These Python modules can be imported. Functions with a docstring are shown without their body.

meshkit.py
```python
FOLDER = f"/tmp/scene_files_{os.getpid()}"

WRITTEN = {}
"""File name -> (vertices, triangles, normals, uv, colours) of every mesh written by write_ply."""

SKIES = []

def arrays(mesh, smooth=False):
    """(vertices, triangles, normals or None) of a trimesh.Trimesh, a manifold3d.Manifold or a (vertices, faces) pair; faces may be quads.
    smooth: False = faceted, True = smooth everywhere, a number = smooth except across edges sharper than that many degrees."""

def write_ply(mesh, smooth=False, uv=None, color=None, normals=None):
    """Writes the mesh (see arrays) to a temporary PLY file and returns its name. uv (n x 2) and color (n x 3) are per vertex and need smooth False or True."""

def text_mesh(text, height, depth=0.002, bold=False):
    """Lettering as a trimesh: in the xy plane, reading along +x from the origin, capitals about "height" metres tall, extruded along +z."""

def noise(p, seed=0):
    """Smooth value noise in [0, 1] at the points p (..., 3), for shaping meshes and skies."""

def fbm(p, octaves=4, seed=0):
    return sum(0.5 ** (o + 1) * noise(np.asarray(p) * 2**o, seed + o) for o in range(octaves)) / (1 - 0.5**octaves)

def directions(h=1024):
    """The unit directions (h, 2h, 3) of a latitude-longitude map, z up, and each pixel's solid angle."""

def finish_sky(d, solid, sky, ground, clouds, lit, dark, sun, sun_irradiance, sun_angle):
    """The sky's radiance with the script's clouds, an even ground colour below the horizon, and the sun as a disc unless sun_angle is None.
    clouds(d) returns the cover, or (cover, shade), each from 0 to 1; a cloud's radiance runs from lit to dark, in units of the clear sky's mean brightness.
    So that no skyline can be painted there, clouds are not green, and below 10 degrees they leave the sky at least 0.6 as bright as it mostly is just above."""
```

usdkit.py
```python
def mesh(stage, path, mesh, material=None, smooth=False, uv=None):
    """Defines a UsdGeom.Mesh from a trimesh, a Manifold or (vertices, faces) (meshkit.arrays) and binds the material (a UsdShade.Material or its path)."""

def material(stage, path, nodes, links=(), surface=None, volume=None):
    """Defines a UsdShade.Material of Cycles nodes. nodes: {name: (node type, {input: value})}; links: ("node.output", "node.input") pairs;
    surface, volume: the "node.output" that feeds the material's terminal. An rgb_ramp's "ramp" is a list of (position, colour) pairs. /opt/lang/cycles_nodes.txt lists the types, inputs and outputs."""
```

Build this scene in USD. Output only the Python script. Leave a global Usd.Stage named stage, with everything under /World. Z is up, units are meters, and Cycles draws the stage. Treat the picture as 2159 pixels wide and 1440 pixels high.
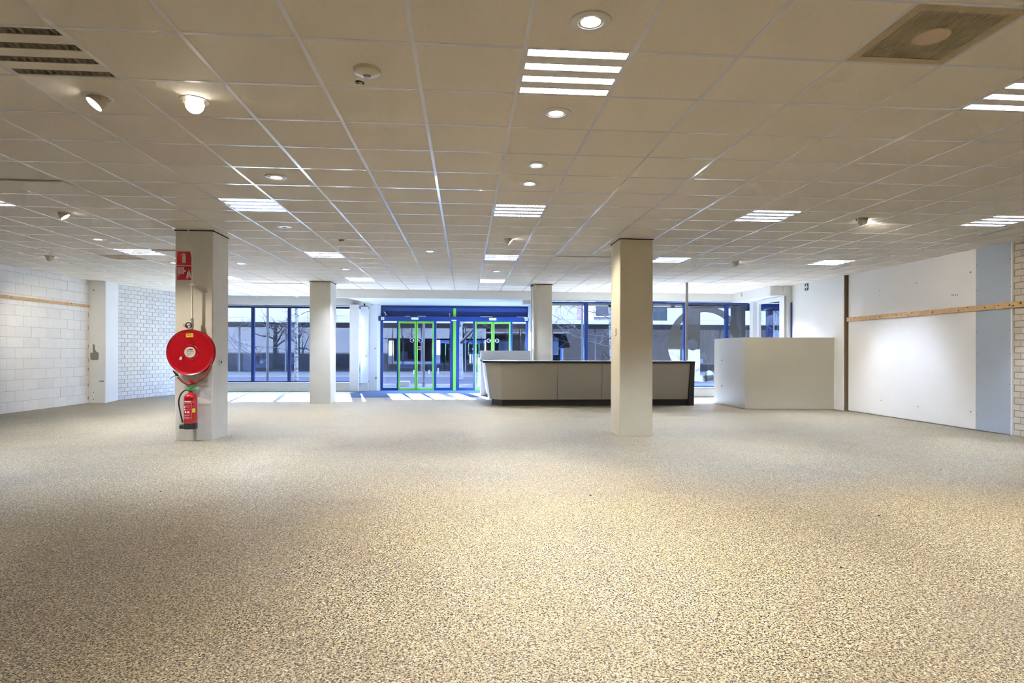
import math, random
import numpy as np, trimesh, usdkit, meshkit
from pxr import Gf, Sdf, Usd, UsdGeom, UsdLux, UsdShade
from shapely.geometry import Polygon, Point, box as sbox
from shapely import affinity
from shapely.ops import unary_union

random.seed(7)
R = np.random.RandomState(11)
stage = Usd.Stage.CreateInMemory()
UsdGeom.SetStageUpAxis(stage, 'Z')
UsdGeom.Xform.Define(stage, '/World')
UsdGeom.Scope.Define(stage, '/World/Looks')

# ------------------------------------------------------------------ camera
F, YAW, ROLL, CX, CY = 1321.72, .0818, .0028, 1089.87, 743.8
EYE, H = 1.198, 2.85                       # lens height, ceiling height
cam = UsdGeom.Camera.Define(stage, '/World/camera')
right = np.array([math.cos(YAW), -math.sin(YAW), 0]); fwd = np.array([math.sin(YAW), math.cos(YAW), 0]); up = np.array([0, 0, 1.])
r2 = right * math.cos(ROLL) + up * math.sin(ROLL); u2 = up * math.cos(ROLL) - right * math.sin(ROLL)
cam.AddTransformOp().Set(Gf.Matrix4d(*r2, 0, *u2, 0, *(-fwd), 0, 0, 0, EYE, 1))
cam.CreateHorizontalApertureAttr(36.); cam.CreateFocalLengthAttr(36. * F / 2159)
cam.CreateHorizontalApertureOffsetAttr(-(CX - 1079.5) * 36 / 2159)
cam.CreateVerticalApertureOffsetAttr((CY - 720) * 36 / 2159)
cam.CreateClippingRangeAttr(Gf.Vec2f(.05, 500))
cam.CreateExposureAttr(0.46)

# ------------------------------------------------------------------ sky and sun
SKY, SUN = 5.6, 440000.0
dome = UsdLux.DomeLight.Define(stage, '/World/sky')
dome.CreateColorAttr(Gf.Vec3f(.46, .74, 1.45)); dome.CreateIntensityAttr(SKY)
sun = UsdLux.DistantLight.Define(stage, '/World/sun')
sun.CreateColorAttr(Gf.Vec3f(.68, .90, 1.35)); sun.CreateIntensityAttr(SUN); sun.CreateAngleAttr(.53)
_t = np.array([.19, -.982, -.54]); _t /= np.linalg.norm(_t)          # the way the sunlight travels
_z = -_t; _x = np.cross([0, 0, 1.], _z); _x /= np.linalg.norm(_x); _y = np.cross(_z, _x)
sun.AddTransformOp().Set(Gf.Matrix4d(*_x, 0, *_y, 0, *_z, 0, 0, 0, 60, 1))
TUBE, DOWN, BEAM = 880.0, 40.0, 25.0        # fluorescent tubes, downlight lenses, swivel spots

# ------------------------------------------------------------------ materials
def L(h):
    c = [int(h[i:i + 2], 16) / 255 for i in (0, 2, 4)]
    return tuple(x / 12.92 if x < .04045 else ((x + .055) / 1.055) ** 2.4 for x in c)

def mat(name, c, rough=.6, spec=.5, metal=0., vary=0., scale=6., bump=0., bscale=200., coat=0.):
    n = {'p': ('principled_bsdf', {'base_color': c, 'roughness': rough, 'specular_ior_level': spec, 'metallic': metal, 'coat_weight': coat})}
    l = []
    if vary or bump:
        n['g'] = ('geometry', {})
    if vary:
        a = tuple(x * (1 - vary) for x in c); b = tuple(min(1, x * (1 + vary)) for x in c)
        n['n'] = ('noise_texture', {'scale': scale, 'detail': 4.}); n['r'] = ('rgb_ramp', {'ramp': [(.3, a), (.7, b)]})
        l += [('g.position', 'n.vector'), ('n.fac', 'r.fac'), ('r.color', 'p.base_color')]
    if bump:
        n['bn'] = ('noise_texture', {'scale': bscale, 'detail': 3.}); n['b'] = ('bump', {'strength': bump, 'distance': .002})
        l += [('g.position', 'bn.vector'), ('bn.fac', 'b.height'), ('b.normal', 'p.normal')]
    return usdkit.material(stage, '/World/Looks/' + name, n, l, surface='p.BSDF')

def glow(name, c, s):
    return usdkit.material(stage, '/World/Looks/' + name, {'e': ('emission', {'color': c, 'strength': s})}, surface='e.emission')

def pane(name, ior, tint=(1, 1, 1), rough=0.):
    return usdkit.material(stage, '/World/Looks/' + name, {'q': ('geometry', {}), 'x': ('math', {'math_type': 'multiply_add', 'value2': 1 / ior - ior, 'value3': ior}), 'f': ('fresnel', {}), 't': ('transparent_bsdf', {'color': tint}),
        'g': ('glossy_bsdf', {'color': (1, 1, 1), 'roughness': rough}), 'm': ('mix_closure', {})},
        [('q.backfacing', 'x.value1'), ('x.value', 'f.IOR'), ('f.fac', 'm.fac'), ('t.BSDF', 'm.closure1'), ('g.BSDF', 'm.closure2')], surface='m.closure')

M = {}
M['tile'] = mat('tile', (.905, .845, .742), .95, .2, vary=.03, scale=90., bump=.15, bscale=350.)
M['tile_b'] = mat('tile_b', (.88, .82, .722), .95, .2, vary=.03, scale=90., bump=.15, bscale=350.)
M['tile_c'] = mat('tile_c', (.915, .86, .757), .95, .2, vary=.03, scale=90., bump=.15, bscale=350.)
M['tbar'] = mat('tbar', (.90, .90, .95), .22, .8, coat=.5)
M['white'] = mat('white', (.82, .815, .79), .55, .4, vary=.015, scale=3.)
M['column'] = mat('column', (.79, .755, .665), .6, .4, vary=.03, scale=4., bump=.1, bscale=60.)
M['column_b'] = mat('column_shaded', (.70, .63, .465), .6, .4, vary=.03, scale=4., bump=.1, bscale=60.)  # darker, yellower copy of the column paint: dim light put into colour
M['wall'] = mat('wall', (.84, .84, .82), .6, .35, vary=.02, scale=2.)
M['block'] = mat('block', (.86, .845, .815), .8, .3, vary=.02, scale=8., bump=.2, bscale=120.)
M['block_b'] = mat('block_b', (.83, .815, .79), .8, .3, vary=.02, scale=8., bump=.2, bscale=120.)
M['mortar'] = mat('mortar', (.60, .57, .53), .9, .2)
M['brick'] = mat('brick', (.72, .72, .70), .75, .3, vary=.05, scale=25., bump=.4, bscale=150.)
M['brick_b'] = mat('brick_b', (.66, .66, .65), .75, .3, vary=.05, scale=25., bump=.4, bscale=150.)
M['mortar_g'] = mat('mortar_grey', (.36, .37, .37), .9, .2)
M['brick_r'] = mat('brick_rose', (.66, .585, .50), .8, .3, vary=.07, scale=40., bump=.5, bscale=120.)
M['brick_s'] = mat('brick_sand', (.60, .53, .45), .8, .3, vary=.07, scale=40., bump=.5, bscale=120.)
M['mortar_t'] = mat('mortar_tan', (.34, .27, .18), .9, .2)
M['board'] = mat('board', (.85, .83, .785), .5, .4, vary=.015, scale=2.)
M['plaster'] = mat('plaster_blue', (.41, .46, .53), .7, .3, vary=.02, scale=4.)
M['pine'] = mat('pine', (.62, .40, .20), .6, .3, vary=.16, scale=14.)
M['edgeshade'] = mat('edge_shade', (.15, .105, .06), .9, .2)  # brown that paints the shade at the panel end
M['knot'] = mat('knot', (.10, .05, .02), .7, .2)
M['patch'] = mat('cement_patch', (.26, .25, .21), .9, .2, vary=.08, scale=40.)
M['foam'] = mat('foam', (.72, .40, .22), .9, .2, vary=.3, scale=30.)
M['black'] = mat('black', (.012, .012, .014), .35, .5)
M['blackp'] = mat('black_plastic', (.02, .02, .02), .4, .5)
M['plinth'] = mat('plinth', (.016, .013, .011), .45, .4)
M['dark'] = mat('dark', (.012, .012, .012), .9, .1)
M['desk'] = mat('desk_panel', (.47, .435, .365), .5, .4, vary=.02, scale=60.)
M['part'] = mat('partition_board', (.47, .44, .365), .45, .4, vary=.015, scale=3.)
M['blue'] = mat('blue_paint', (.006, .040, .21), .3, .6)
M['navy'] = mat('navy_and_shaded_blue', (.006, .020, .105), .35, .5)  # darker blue; on left frames and lower transom it paints in shade
M['green'] = mat('green_paint', (.16, .52, .06), .35, .5)
M['red'] = mat('red_paint', (.44, .003, .010), .22, .6, coat=.6)
M['redsign'] = mat('red_sign', (.50, .006, .010), .4, .4)
M['signw'] = mat('sign_white', (.82, .82, .80), .4, .4)
M['aidg'] = mat('aid_green', (.0, .115, .085), .4, .4)
M['rubber'] = mat('hose_rubber', (.23, .035, .018), .45, .5)
M['steel'] = mat('steel', (.55, .54, .52), .35, .5, metal=1.)
M['grey'] = mat('grey_metal', (.42, .42, .42), .4, .5)
M['valve'] = mat('pipe_paint', (.76, .73, .64), .4, .5)
M['yellow'] = mat('yellow_label', (.80, .62, .05), .5, .4)
M['cream'] = mat('cream_label', (.72, .70, .60), .5, .4)
M['ink'] = mat('ink', (.06, .06, .06), .6, .3)
M['rsoft'] = mat('pale_red_print', (.72, .30, .28), .5, .3)
M['plastic'] = mat('plastic_white', (.84, .84, .82), .3, .5)
M['detector'] = mat('detector_cream', (.78, .74, .60), .25, .6)
M['lamp'] = mat('lamp_cream', (.62, .56, .43), .4, .5)
M['greenp'] = mat('green_plastic', (.02, .33, .05), .35, .5)
M['mat_b'] = mat('entrance_mat', (.085, .115, .19), .95, .1, vary=.12, scale=150., bump=.6, bscale=400.)
M['tan'] = mat('vent_tan', (.58, .46, .32), .6, .3)
M['tand'] = mat('vent_dark', (.035, .028, .032), .8, .2)
M['louver'] = mat('louver', (.70, .70, .71), .3, .5)
M['louver_d'] = mat('louver_off', (.30, .27, .21), .4, .5)
M['tube'] = glow('tube_light', (.80, .92, 1.14), TUBE)
M['tube_w'] = glow('tube_light_warm', (1.02, .96, .85), TUBE)
M['tube_off'] = mat('tube_off', (.20, .17, .13), .4, .4)
M['lens'] = glow('downlight_lens', (1, .97, .92), DOWN)
M['lens2'] = glow('spot_lens', (1, .96, .90), BEAM)
M['glass'] = pane('window_glass', 1.45)
M['shopglass'] = pane('shop_glass', 1.7, (.56, .60, .66))
# exterior
M['facade'] = mat('facade_white', (0.1439, 0.1193, 0.1053), .8, .3, vary=.04, scale=1.5)
M['ownwall'] = mat('render_white', (0.1125, 0.1098, 0.1098), .85, .2, vary=.06, scale=.8)
M['darkwall'] = mat('dark_brick', (.035, .03, .027), .9, .2, vary=.15, scale=10.)
M['brown'] = mat('brown_brick', (.14, .07, .06), .9, .2, vary=.2, scale=12.)
M['gpanel'] = mat('grey_panel', (0.2340, 0.2418, 0.2574), .8, .2, vary=.15, scale=5.)
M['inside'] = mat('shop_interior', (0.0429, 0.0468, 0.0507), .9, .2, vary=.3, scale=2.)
M['slat'] = mat('dark_slat', (0.0390, 0.0390, 0.0429), .7, .3)
M['curtain'] = mat('curtain', (0.1248, 0.1248, 0.1287), .9, .2)
M['curtaind'] = mat('curtain_dark', (.014, .015, .014), .9, .2)
M['asphalt'] = mat('asphalt', (0.0203, 0.0175, 0.0203), .95, .1, vary=.2, scale=3., bump=.4, bscale=60.)
M['paving'] = mat('paving', (0.0337, 0.0302, 0.0281), .95, .1, vary=.18, scale=4.)
M['kerb'] = mat('kerb', (0.0667, 0.0611, 0.0562), .9, .1)
M['bark'] = mat('plane_bark', (.10, .095, .09), .9, .2, vary=.3, scale=9.)
M['twig'] = mat('twig', (.05, .04, .04), .9, .1)
M['post'] = mat('post_grey', (0.0234, 0.0211, 0.0203), .5, .5)
M['stone'] = mat('white_stone', (0.1404, 0.1299, 0.1123), .8, .2)
M['sofa'] = mat('sofa_grey', (0.1560, 0.1638, 0.1794), .9, .1)
M['sofap'] = mat('sofa_plum', (.10, .08, .12), .9, .1)
M['dblue'] = mat('dark_blue_seat', (.03, .04, .06), .6, .3)
M['paper'] = mat('paper_white', (0.4680, 0.4524, 0.4056), .7, .2)
M['leaf'] = mat('leaf', (.06, .16, .05), .7, .3)

def birch():
    n = {'g': ('geometry', {}), 'mp': ('mapping', {'scale': (5., 5., 17.)}), 'n': ('noise_texture', {'scale': 1., 'detail': 5., 'roughness': .65}),
         'r': ('rgb_ramp', {'ramp': [(.0, (.02, .02, .02)), (.44, (.02, .02, .02)), (.50, (.136, .128, .112)), (1., (.16, .148, .128))]}), 'p': ('principled_bsdf', {'roughness': .8})}
    return usdkit.material(stage, '/World/Looks/birch_bark', n, [('g.position', 'mp.vector'), ('mp.vector', 'n.vector'), ('n.fac', 'r.fac'), ('r.color', 'p.base_color')], surface='p.BSDF')
M['birch'] = birch()

def film(name, c, a):
    n = {'t': ('transparent_bsdf', {}), 'd': ('principled_bsdf', {'base_color': c, 'roughness': .7}), 'l': ('translucent_bsdf', {'color': c}),
         'a': ('mix_closure', {'fac': .35}), 'm': ('mix_closure', {'fac': a})}
    return usdkit.material(stage, '/World/Looks/' + name, n, [('d.BSDF', 'a.closure1'), ('l.BSDF', 'a.closure2'), ('t.BSDF', 'm.closure1'), ('a.closure', 'm.closure2')], surface='m.closure')
M['film'] = film('window_film', (.16, .16, .155), .72)

def floor_material():
    """Resin-bound gravel: small tan, cream, grey and dark stones, with soft wear patches."""
    n = {'g': ('geometry', {}),
         'd': ('noise_texture', {'scale': 140., 'detail': 1.}), 'dm': ('vector_math', {'math_type': 'multiply_add', 'vector2': (.006, .006, .006)}),
         'v': ('voronoi_texture', {'feature': 'f1', 'scale': 98., 'randomness': 1.}), 'e': ('voronoi_texture', {'feature': 'distance_to_edge', 'scale': 98., 'randomness': 1.}),
         's': ('white_noise_texture', {'dimensions': '3D'}),
         'r': ('rgb_ramp', {'ramp': [(0, (.37, .325, .25)), (.30, (.555, .48, .335)), (.55, (.49, .415, .27)), (.78, (.64, .575, .43)), (.92, (.70, .655, .54)), (1, (.75, .72, .65))]}),
         'k': ('noise_texture', {'scale': 112., 'detail': 2.5, 'roughness': .6, 'distortion': .8}), 'kr': ('rgb_ramp', {'ramp': [(.437, (.035, .033, .042)), (.465, (.28, .27, .275)), (.495, (1, 1, 1))]}),
         'er': ('rgb_ramp', {'ramp': [(0, (.42, .38, .33)), (.14, (.80, .78, .75)), (.30, (1, 1, 1))]}),
         'm1': ('mix', {'mix_type': 'multiply', 'fac': 1.}), 'm3': ('mix', {'mix_type': 'multiply', 'fac': 1.}),
         'c': ('noise_texture', {'scale': .9, 'detail': 3.}), 'cr': ('rgb_ramp', {'ramp': [(.32, (.86, .84, .84)), (.5, (1, .985, .96)), (.68, (1.0, .97, .90))]}),
         'm2': ('mix', {'mix_type': 'multiply', 'fac': 1.}),
         'b': ('bump', {'strength': .6, 'distance': .003}), 'p': ('principled_bsdf', {'roughness': .5, 'specular_ior_level': .45})}
    l = [('g.position', 'd.vector'), ('d.color', 'dm.vector1'), ('g.position', 'dm.vector3'), ('dm.vector', 'v.vector'), ('dm.vector', 'e.vector'), ('g.position', 'k.vector'), ('k.fac', 'kr.fac'),
         ('v.color', 's.vector'), ('s.value', 'r.fac'), ('e.distance', 'er.fac'), ('r.color', 'm1.color1'), ('er.color', 'm1.color2'), ('m1.color', 'm3.color1'), ('kr.color', 'm3.color2'),
         ('g.position', 'c.vector'), ('c.fac', 'cr.fac'), ('m3.color', 'm2.color1'), ('cr.color', 'm2.color2'), ('m2.color', 'p.base_color'), ('k.fac', 'b.height'), ('b.normal', 'p.normal')]
    return usdkit.material(stage, '/World/Looks/gravel_floor', n, l, surface='p.BSDF')
M['floor'] = floor_material()

# ------------------------------------------------------------------ helpers
_used = {}
def numbered(parent, name):
    k = (parent, name); i = _used.get(k, 0); _used[k] = i + 1
    return f'{parent}/{name}' + (f'_{i:03d}' if i else '')

class Thing:
    """An Xform at the thing's base; parts are given in world coordinates (or in its own, with local=True)."""
    def __init__(s, name, label=None, cat=None, loc=(0, 0, 0), rot=0., group=None, kind=None, local=False):
        s.path = numbered('/World', name); s.loc = np.array(loc, float); s.rot = rot; s.local = local
        x = UsdGeom.Xform.Define(stage, s.path); x.AddTranslateOp().Set(Gf.Vec3d(*map(float, loc)))
        if rot: x.AddRotateZOp().Set(float(math.degrees(rot)))
        s.prim = x.GetPrim(); s.tag(label, cat, group, kind)
    def tag(s, label=None, cat=None, group=None, kind=None):
        for k, v in (('label', label), ('category', cat), ('group', group), ('kind', kind)):
            if v: s.prim.SetCustomDataByKey(k, v)
    def add(s, name, mesh, m, label=None, under=None, smooth=False, stuff=False):
        v, f = (mesh.vertices, mesh.faces) if hasattr(mesh, 'vertices') else mesh
        v = np.array(v, float)
        if not s.local: v = v - s.loc
        p = numbered(under or s.path, name)
        g = usdkit.mesh(stage, p, trimesh.Trimesh(v, np.array(f), process=False), M[m], smooth=smooth)
        if label: g.GetPrim().SetCustomDataByKey('label', label)
        if stuff: g.GetPrim().SetCustomDataByKey('kind', 'stuff')
        return p
    def copy(s, loc, label, rot=0., group=None):
        c = s.prim.GetCustomData()
        t = Thing(s.prim.GetName().rstrip('0123456789').rstrip('_'), label, c.get('category'), loc, rot, group or c.get('group'), local=True)
        t.prim.GetReferences().AddInternalReference(s.prim.GetPath()); t.prim.SetInstanceable(True)
        return t

_CUBE = [(a, b, c) for a in (-1, 1) for b in (-1, 1) for c in (-1, 1)]
def _chamfer_template():
    pts, ax = [], []
    for a in range(3):
        for s in _CUBE:
            pts.append(s); ax.append(a)
    pts, ax = np.array(pts, float), np.array(ax)
    q = pts * .8
    q[np.arange(24), ax] = pts[np.arange(24), ax]
    h = trimesh.convex.convex_hull(q)
    from scipy.spatial import cKDTree
    idx = cKDTree(q).query(h.vertices)[1]
    return pts, ax, idx[h.faces]
_TP, _TA, _TF = _chamfer_template()
_BF = trimesh.creation.box().faces; _BV = trimesh.creation.box().vertices
def box(x0, x1, y0, y1, z0, z1, b=0.):
    c = np.array([(x0 + x1) / 2, (y0 + y1) / 2, (z0 + z1) / 2]); h = np.abs(np.array([x1 - x0, y1 - y0, z1 - z0])) / 2
    if not b:
        return trimesh.Trimesh(c + _BV * 2 * h, _BF, process=False)
    q = np.sign(_TP) * np.maximum(h - b, 1e-5)
    q[np.arange(24), _TA] = np.sign(_TP[np.arange(24), _TA]) * h[_TA]
    return trimesh.Trimesh(c + q, _TF, process=False)

def join(*ms): return trimesh.util.concatenate([m for m in ms if m is not None])
def prism(poly, z0, z1):
    p = Polygon(poly) if not hasattr(poly, 'geom_type') else poly
    gs = getattr(p, 'geoms', [p])
    m = join(*[trimesh.creation.extrude_polygon(g, z1 - z0, engine='earcut') for g in gs if g.area > 1e-9]); m.apply_translation([0, 0, z0]); return m
def plate(poly, y0, y1):
    """An outline drawn in x, z, given thickness from y0 (near) to y1."""
    m = prism(poly, 0, y1 - y0); v = m.vertices
    return trimesh.Trimesh(np.c_[v[:, 0], y0 + (y1 - y0) - v[:, 2], v[:, 1]], m.faces, process=False)
def side(poly, x0, x1):
    """An outline drawn in y, z, given thickness from x0 to x1."""
    m = prism(poly, 0, x1 - x0); v = m.vertices
    return trimesh.Trimesh(np.c_[x0 + v[:, 2], v[:, 0], v[:, 1]], m.faces, process=False)
def hull(pts): return trimesh.convex.convex_hull(np.array(pts, float))
def lathe(prof, loc, axis='z', n=32):
    """prof: (radius, height) pairs."""
    m = trimesh.creation.revolve(np.array(prof, float), sections=n); v = m.vertices
    if axis == '-y': v = np.c_[v[:, 0], -v[:, 2], v[:, 1]]
    return trimesh.Trimesh(v + np.array(loc), m.faces, process=False)
def tube(pts, r, n=8, cap=True):
    pts = np.array(pts, float); r = np.broadcast_to(np.array(r, float), (len(pts),))
    d = np.gradient(pts, axis=0); d /= np.linalg.norm(d, axis=1, keepdims=True) + 1e-12
    ref = np.array([0, 0, 1.]) if abs(d[0][2]) < .9 else np.array([1., 0, 0])
    V, Fc = [], []
    a = np.cross(d[0], ref); a /= np.linalg.norm(a)
    th = np.linspace(0, 2 * np.pi, n, endpoint=False)
    for p, t, rr in zip(pts, d, r):
        a = a - t * (a @ t); a /= np.linalg.norm(a) + 1e-12; b = np.cross(t, a)
        V.append(p + rr * (np.cos(th)[:, None] * a + np.sin(th)[:, None] * b))
    V = np.vstack(V)
    for i in range(len(pts) - 1):
        for j in range(n):
            k = (j + 1) % n; p0, p1, p2, p3 = i * n + j, i * n + k, (i + 1) * n + k, (i + 1) * n + j
            Fc += [(p0, p1, p2), (p0, p2, p3)]
    if cap:
        e = (len(pts) - 1) * n
        for j in range(1, n - 1):
            Fc += [(0, j + 1, j), (e, e + j, e + j + 1)]
    return trimesh.Trimesh(V, np.array(Fc), process=False)
def curve(ctrl, n=24):
    """A smooth run through the control points."""
    c = np.array(ctrl, float); P = np.vstack([2 * c[0] - c[1], c, 2 * c[-1] - c[-2]]); out = []
    for i in range(len(c) - 1):
        p0, p1, p2, p3 = P[i:i + 4]
        for t in np.linspace(0, 1, max(2, n // (len(c) - 1)), endpoint=(i == len(c) - 2)):
            out.append(.5 * (2 * p1 + (p2 - p0) * t + (2 * p0 - 5 * p1 + 4 * p2 - p3) * t * t + (3 * p1 - p0 - 3 * p2 + p3) * t ** 3))
    return np.array(out)
def cyl(p0, p1, r, n=16): return tube([p0, p1], r, n)
def place(m, loc, rz=0., ry=0., rx=0.):
    from trimesh.transformations import euler_matrix
    m = m.copy(); T = euler_matrix(rx, ry, rz); T[:3, 3] = loc; m.apply_transform(T); return m
def rect_ring(x0, x1, z0, z1, w): return sbox(x0, z0, x1, z1).difference(sbox(x0 + w, z0 + w, x1 - w, z1 - w))

# ------------------------------------------------------------------ floor
fl = Thing('floor', 'beige resin bound gravel floor running through the whole empty hall', 'floor', kind='structure')
fl.add('slab', box(-9.6, 10.2, -4.2, 20.1, -.15, 0), 'floor')
for a, b in (((-5.62, 9.05), (-5.49, 9.87)), ((-5.14, 8.41), (-4.40, 8.424)), ((1.92, 11.55), (4.69, 11.65)), ((-2.0, 11.62), (1.2, 11.58)), ((-4.3, 9.35), (-3.46, 9.20))):
    a, b = np.array(a), np.array(b); d = (b - a) / np.linalg.norm(b - a); n = np.array([-d[1], d[0]]) * .006
    fl.add('joint_strip', prism([a - n, b - n, b + n, a + n], 0, .0006), 'patch', label='thin dark joint line in the gravel floor')
for x, y, r in ((1.05, 5.2, .012), (-.9, 3.75, .008), (.55, 5.0, .007), (3.05, 4.4, .009), (2.1, 3.35, .008), (-2.6, 5.6, .008), (4.9, 6.1, .009)):
    fl.add('debris', lathe([(0, 0), (r, 0), (r * .7, r * .6), (0, r * .8)], (x, y, 0), n=8), 'ink', label='small dark crumb lying on the floor')

# ------------------------------------------------------------------ ceiling grid
X0, Y0, P = -.283, 3.3831, .6
def tc(i, j): return X0 + P * (i + .5), Y0 + P * (j + .5)
TROFFER = [(-9, -6), (-4, -6), (1, -6), (6, -6), (11, -6), (-9, 0), (-4, 0), (1, 0), (6, 0), (11, 0), (-9, 6), (-4, 6), (1, 6), (6, 6), (11, 6),
           (-9, 12), (-4, 12), (1, 12), (6, 12), (11, 12), (-9, 18), (-4, 18), (1, 18), (11, 18)]  # row over the camera and outer near pair unseen, added for light
VENT = [(4, -1), (-10, 13)]
ceil = Thing('ceiling', 'suspended ceiling of square mineral tiles in a white metal grid', 'ceiling', (0, 0, H), kind='structure')
I0, I1, J0, J1 = -15, 13, -12, 26
def under_roof(i, j):
    x, y = tc(i, j)
    if x < -9.1 or x > 8.2: return False
    if y > 16.75 + .35 and x > -3.2: return False
    if y > 19.8: return False
    return True
cells = [(i, j) for j in range(J0, J1) for i in range(I0, I1 + 1) if under_roof(i, j) and (i, j) not in TROFFER and (i, j) not in VENT]
def seen_size(i, j):
    x, y = tc(i, j); zc = x * math.sin(YAW) + y * math.cos(YAW); xc = x * math.cos(YAW) - y * math.sin(YAW)
    if zc < 1.0: return 0
    px, py = CX + F * xc / zc, CY - F * (H - EYE) / zc
    if not (-150 < px < 2310 and py > -90): return 0
    return 1 / zc ** 3
cells.sort(key=lambda c: -seen_size(*c))
rest = []
for n, (i, j) in enumerate(cells):
    x, y = tc(i, j); hw = .2965
    dz = .0010 + R.uniform(0, .0006)
    if (i, j) == (-1, 0):                                    # this tile has an old cut-out
        cut = Polygon([(x + .6 * (u - .5), y + .6 * (v - .5)) for u, v in ((.335, .87), (.345, .835), (.375, .82), (.41, .83), (.43, .86), (.435, .885), (.428, .915), (.41, .935), (.40, .91), (.375, .905), (.36, .92), (.345, .905))])
        m = prism(sbox(x - hw, y - hw, x + hw, y + hw).difference(cut), H + dz, H + dz + .015)
    else:
        m = box(x - hw, x + hw, y - hw, y + hw, H + dz, H + dz + .015)
    if (i, j) in ((-7, 5), (-8, 12), (3, 12), (4, 12), (-8, 20), (-7, 20)):     # tiles that hang open along one edge
        v = m.vertices; near = v[:, 1] < y; m.vertices = v + np.c_[np.zeros(len(v)), np.where(near, .016, 0), np.where(near, -.016, 0)]
    if n < 300: ceil.add('ceiling_tile', m, ('tile', 'tile', 'tile_b', 'tile_c')[R.randint(4)])
    else: rest.append(m)
ceil.add('far_tiles', join(*rest), 'tile', stuff=True)
for i in range(I0 + 1, I1 + 1):                              # main runners
    x = X0 + P * i
    if -8.9 < x < 8.05:
        y1 = 16.95 if x > -3.2 else 19.62
        ceil.add('grid_runner', join(box(x - .012, x + .012, -4.1, y1, H - .0003, H + .0008), box(x - .004, x + .004, -4.1, y1, H + .0008, H + .035)), 'tbar')
for j in range(J0, J1 + 1):                                  # cross tees
    y = Y0 + P * j
    if y < -4.1 or y > 19.6: continue
    x1 = 8.05 if y < 16.9 else -3.3
    ceil.add('cross_tee', join(box(-9.05, x1, y - .012, y + .012, H, H + .0008), box(-9.05, x1, y - .004, y + .004, H + .0008, H + .03)), 'tbar')
ceil.add('void_slab', box(-9.7, 8.4, -4.3, 20.3, 3.12, 3.25), 'dark')

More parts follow.
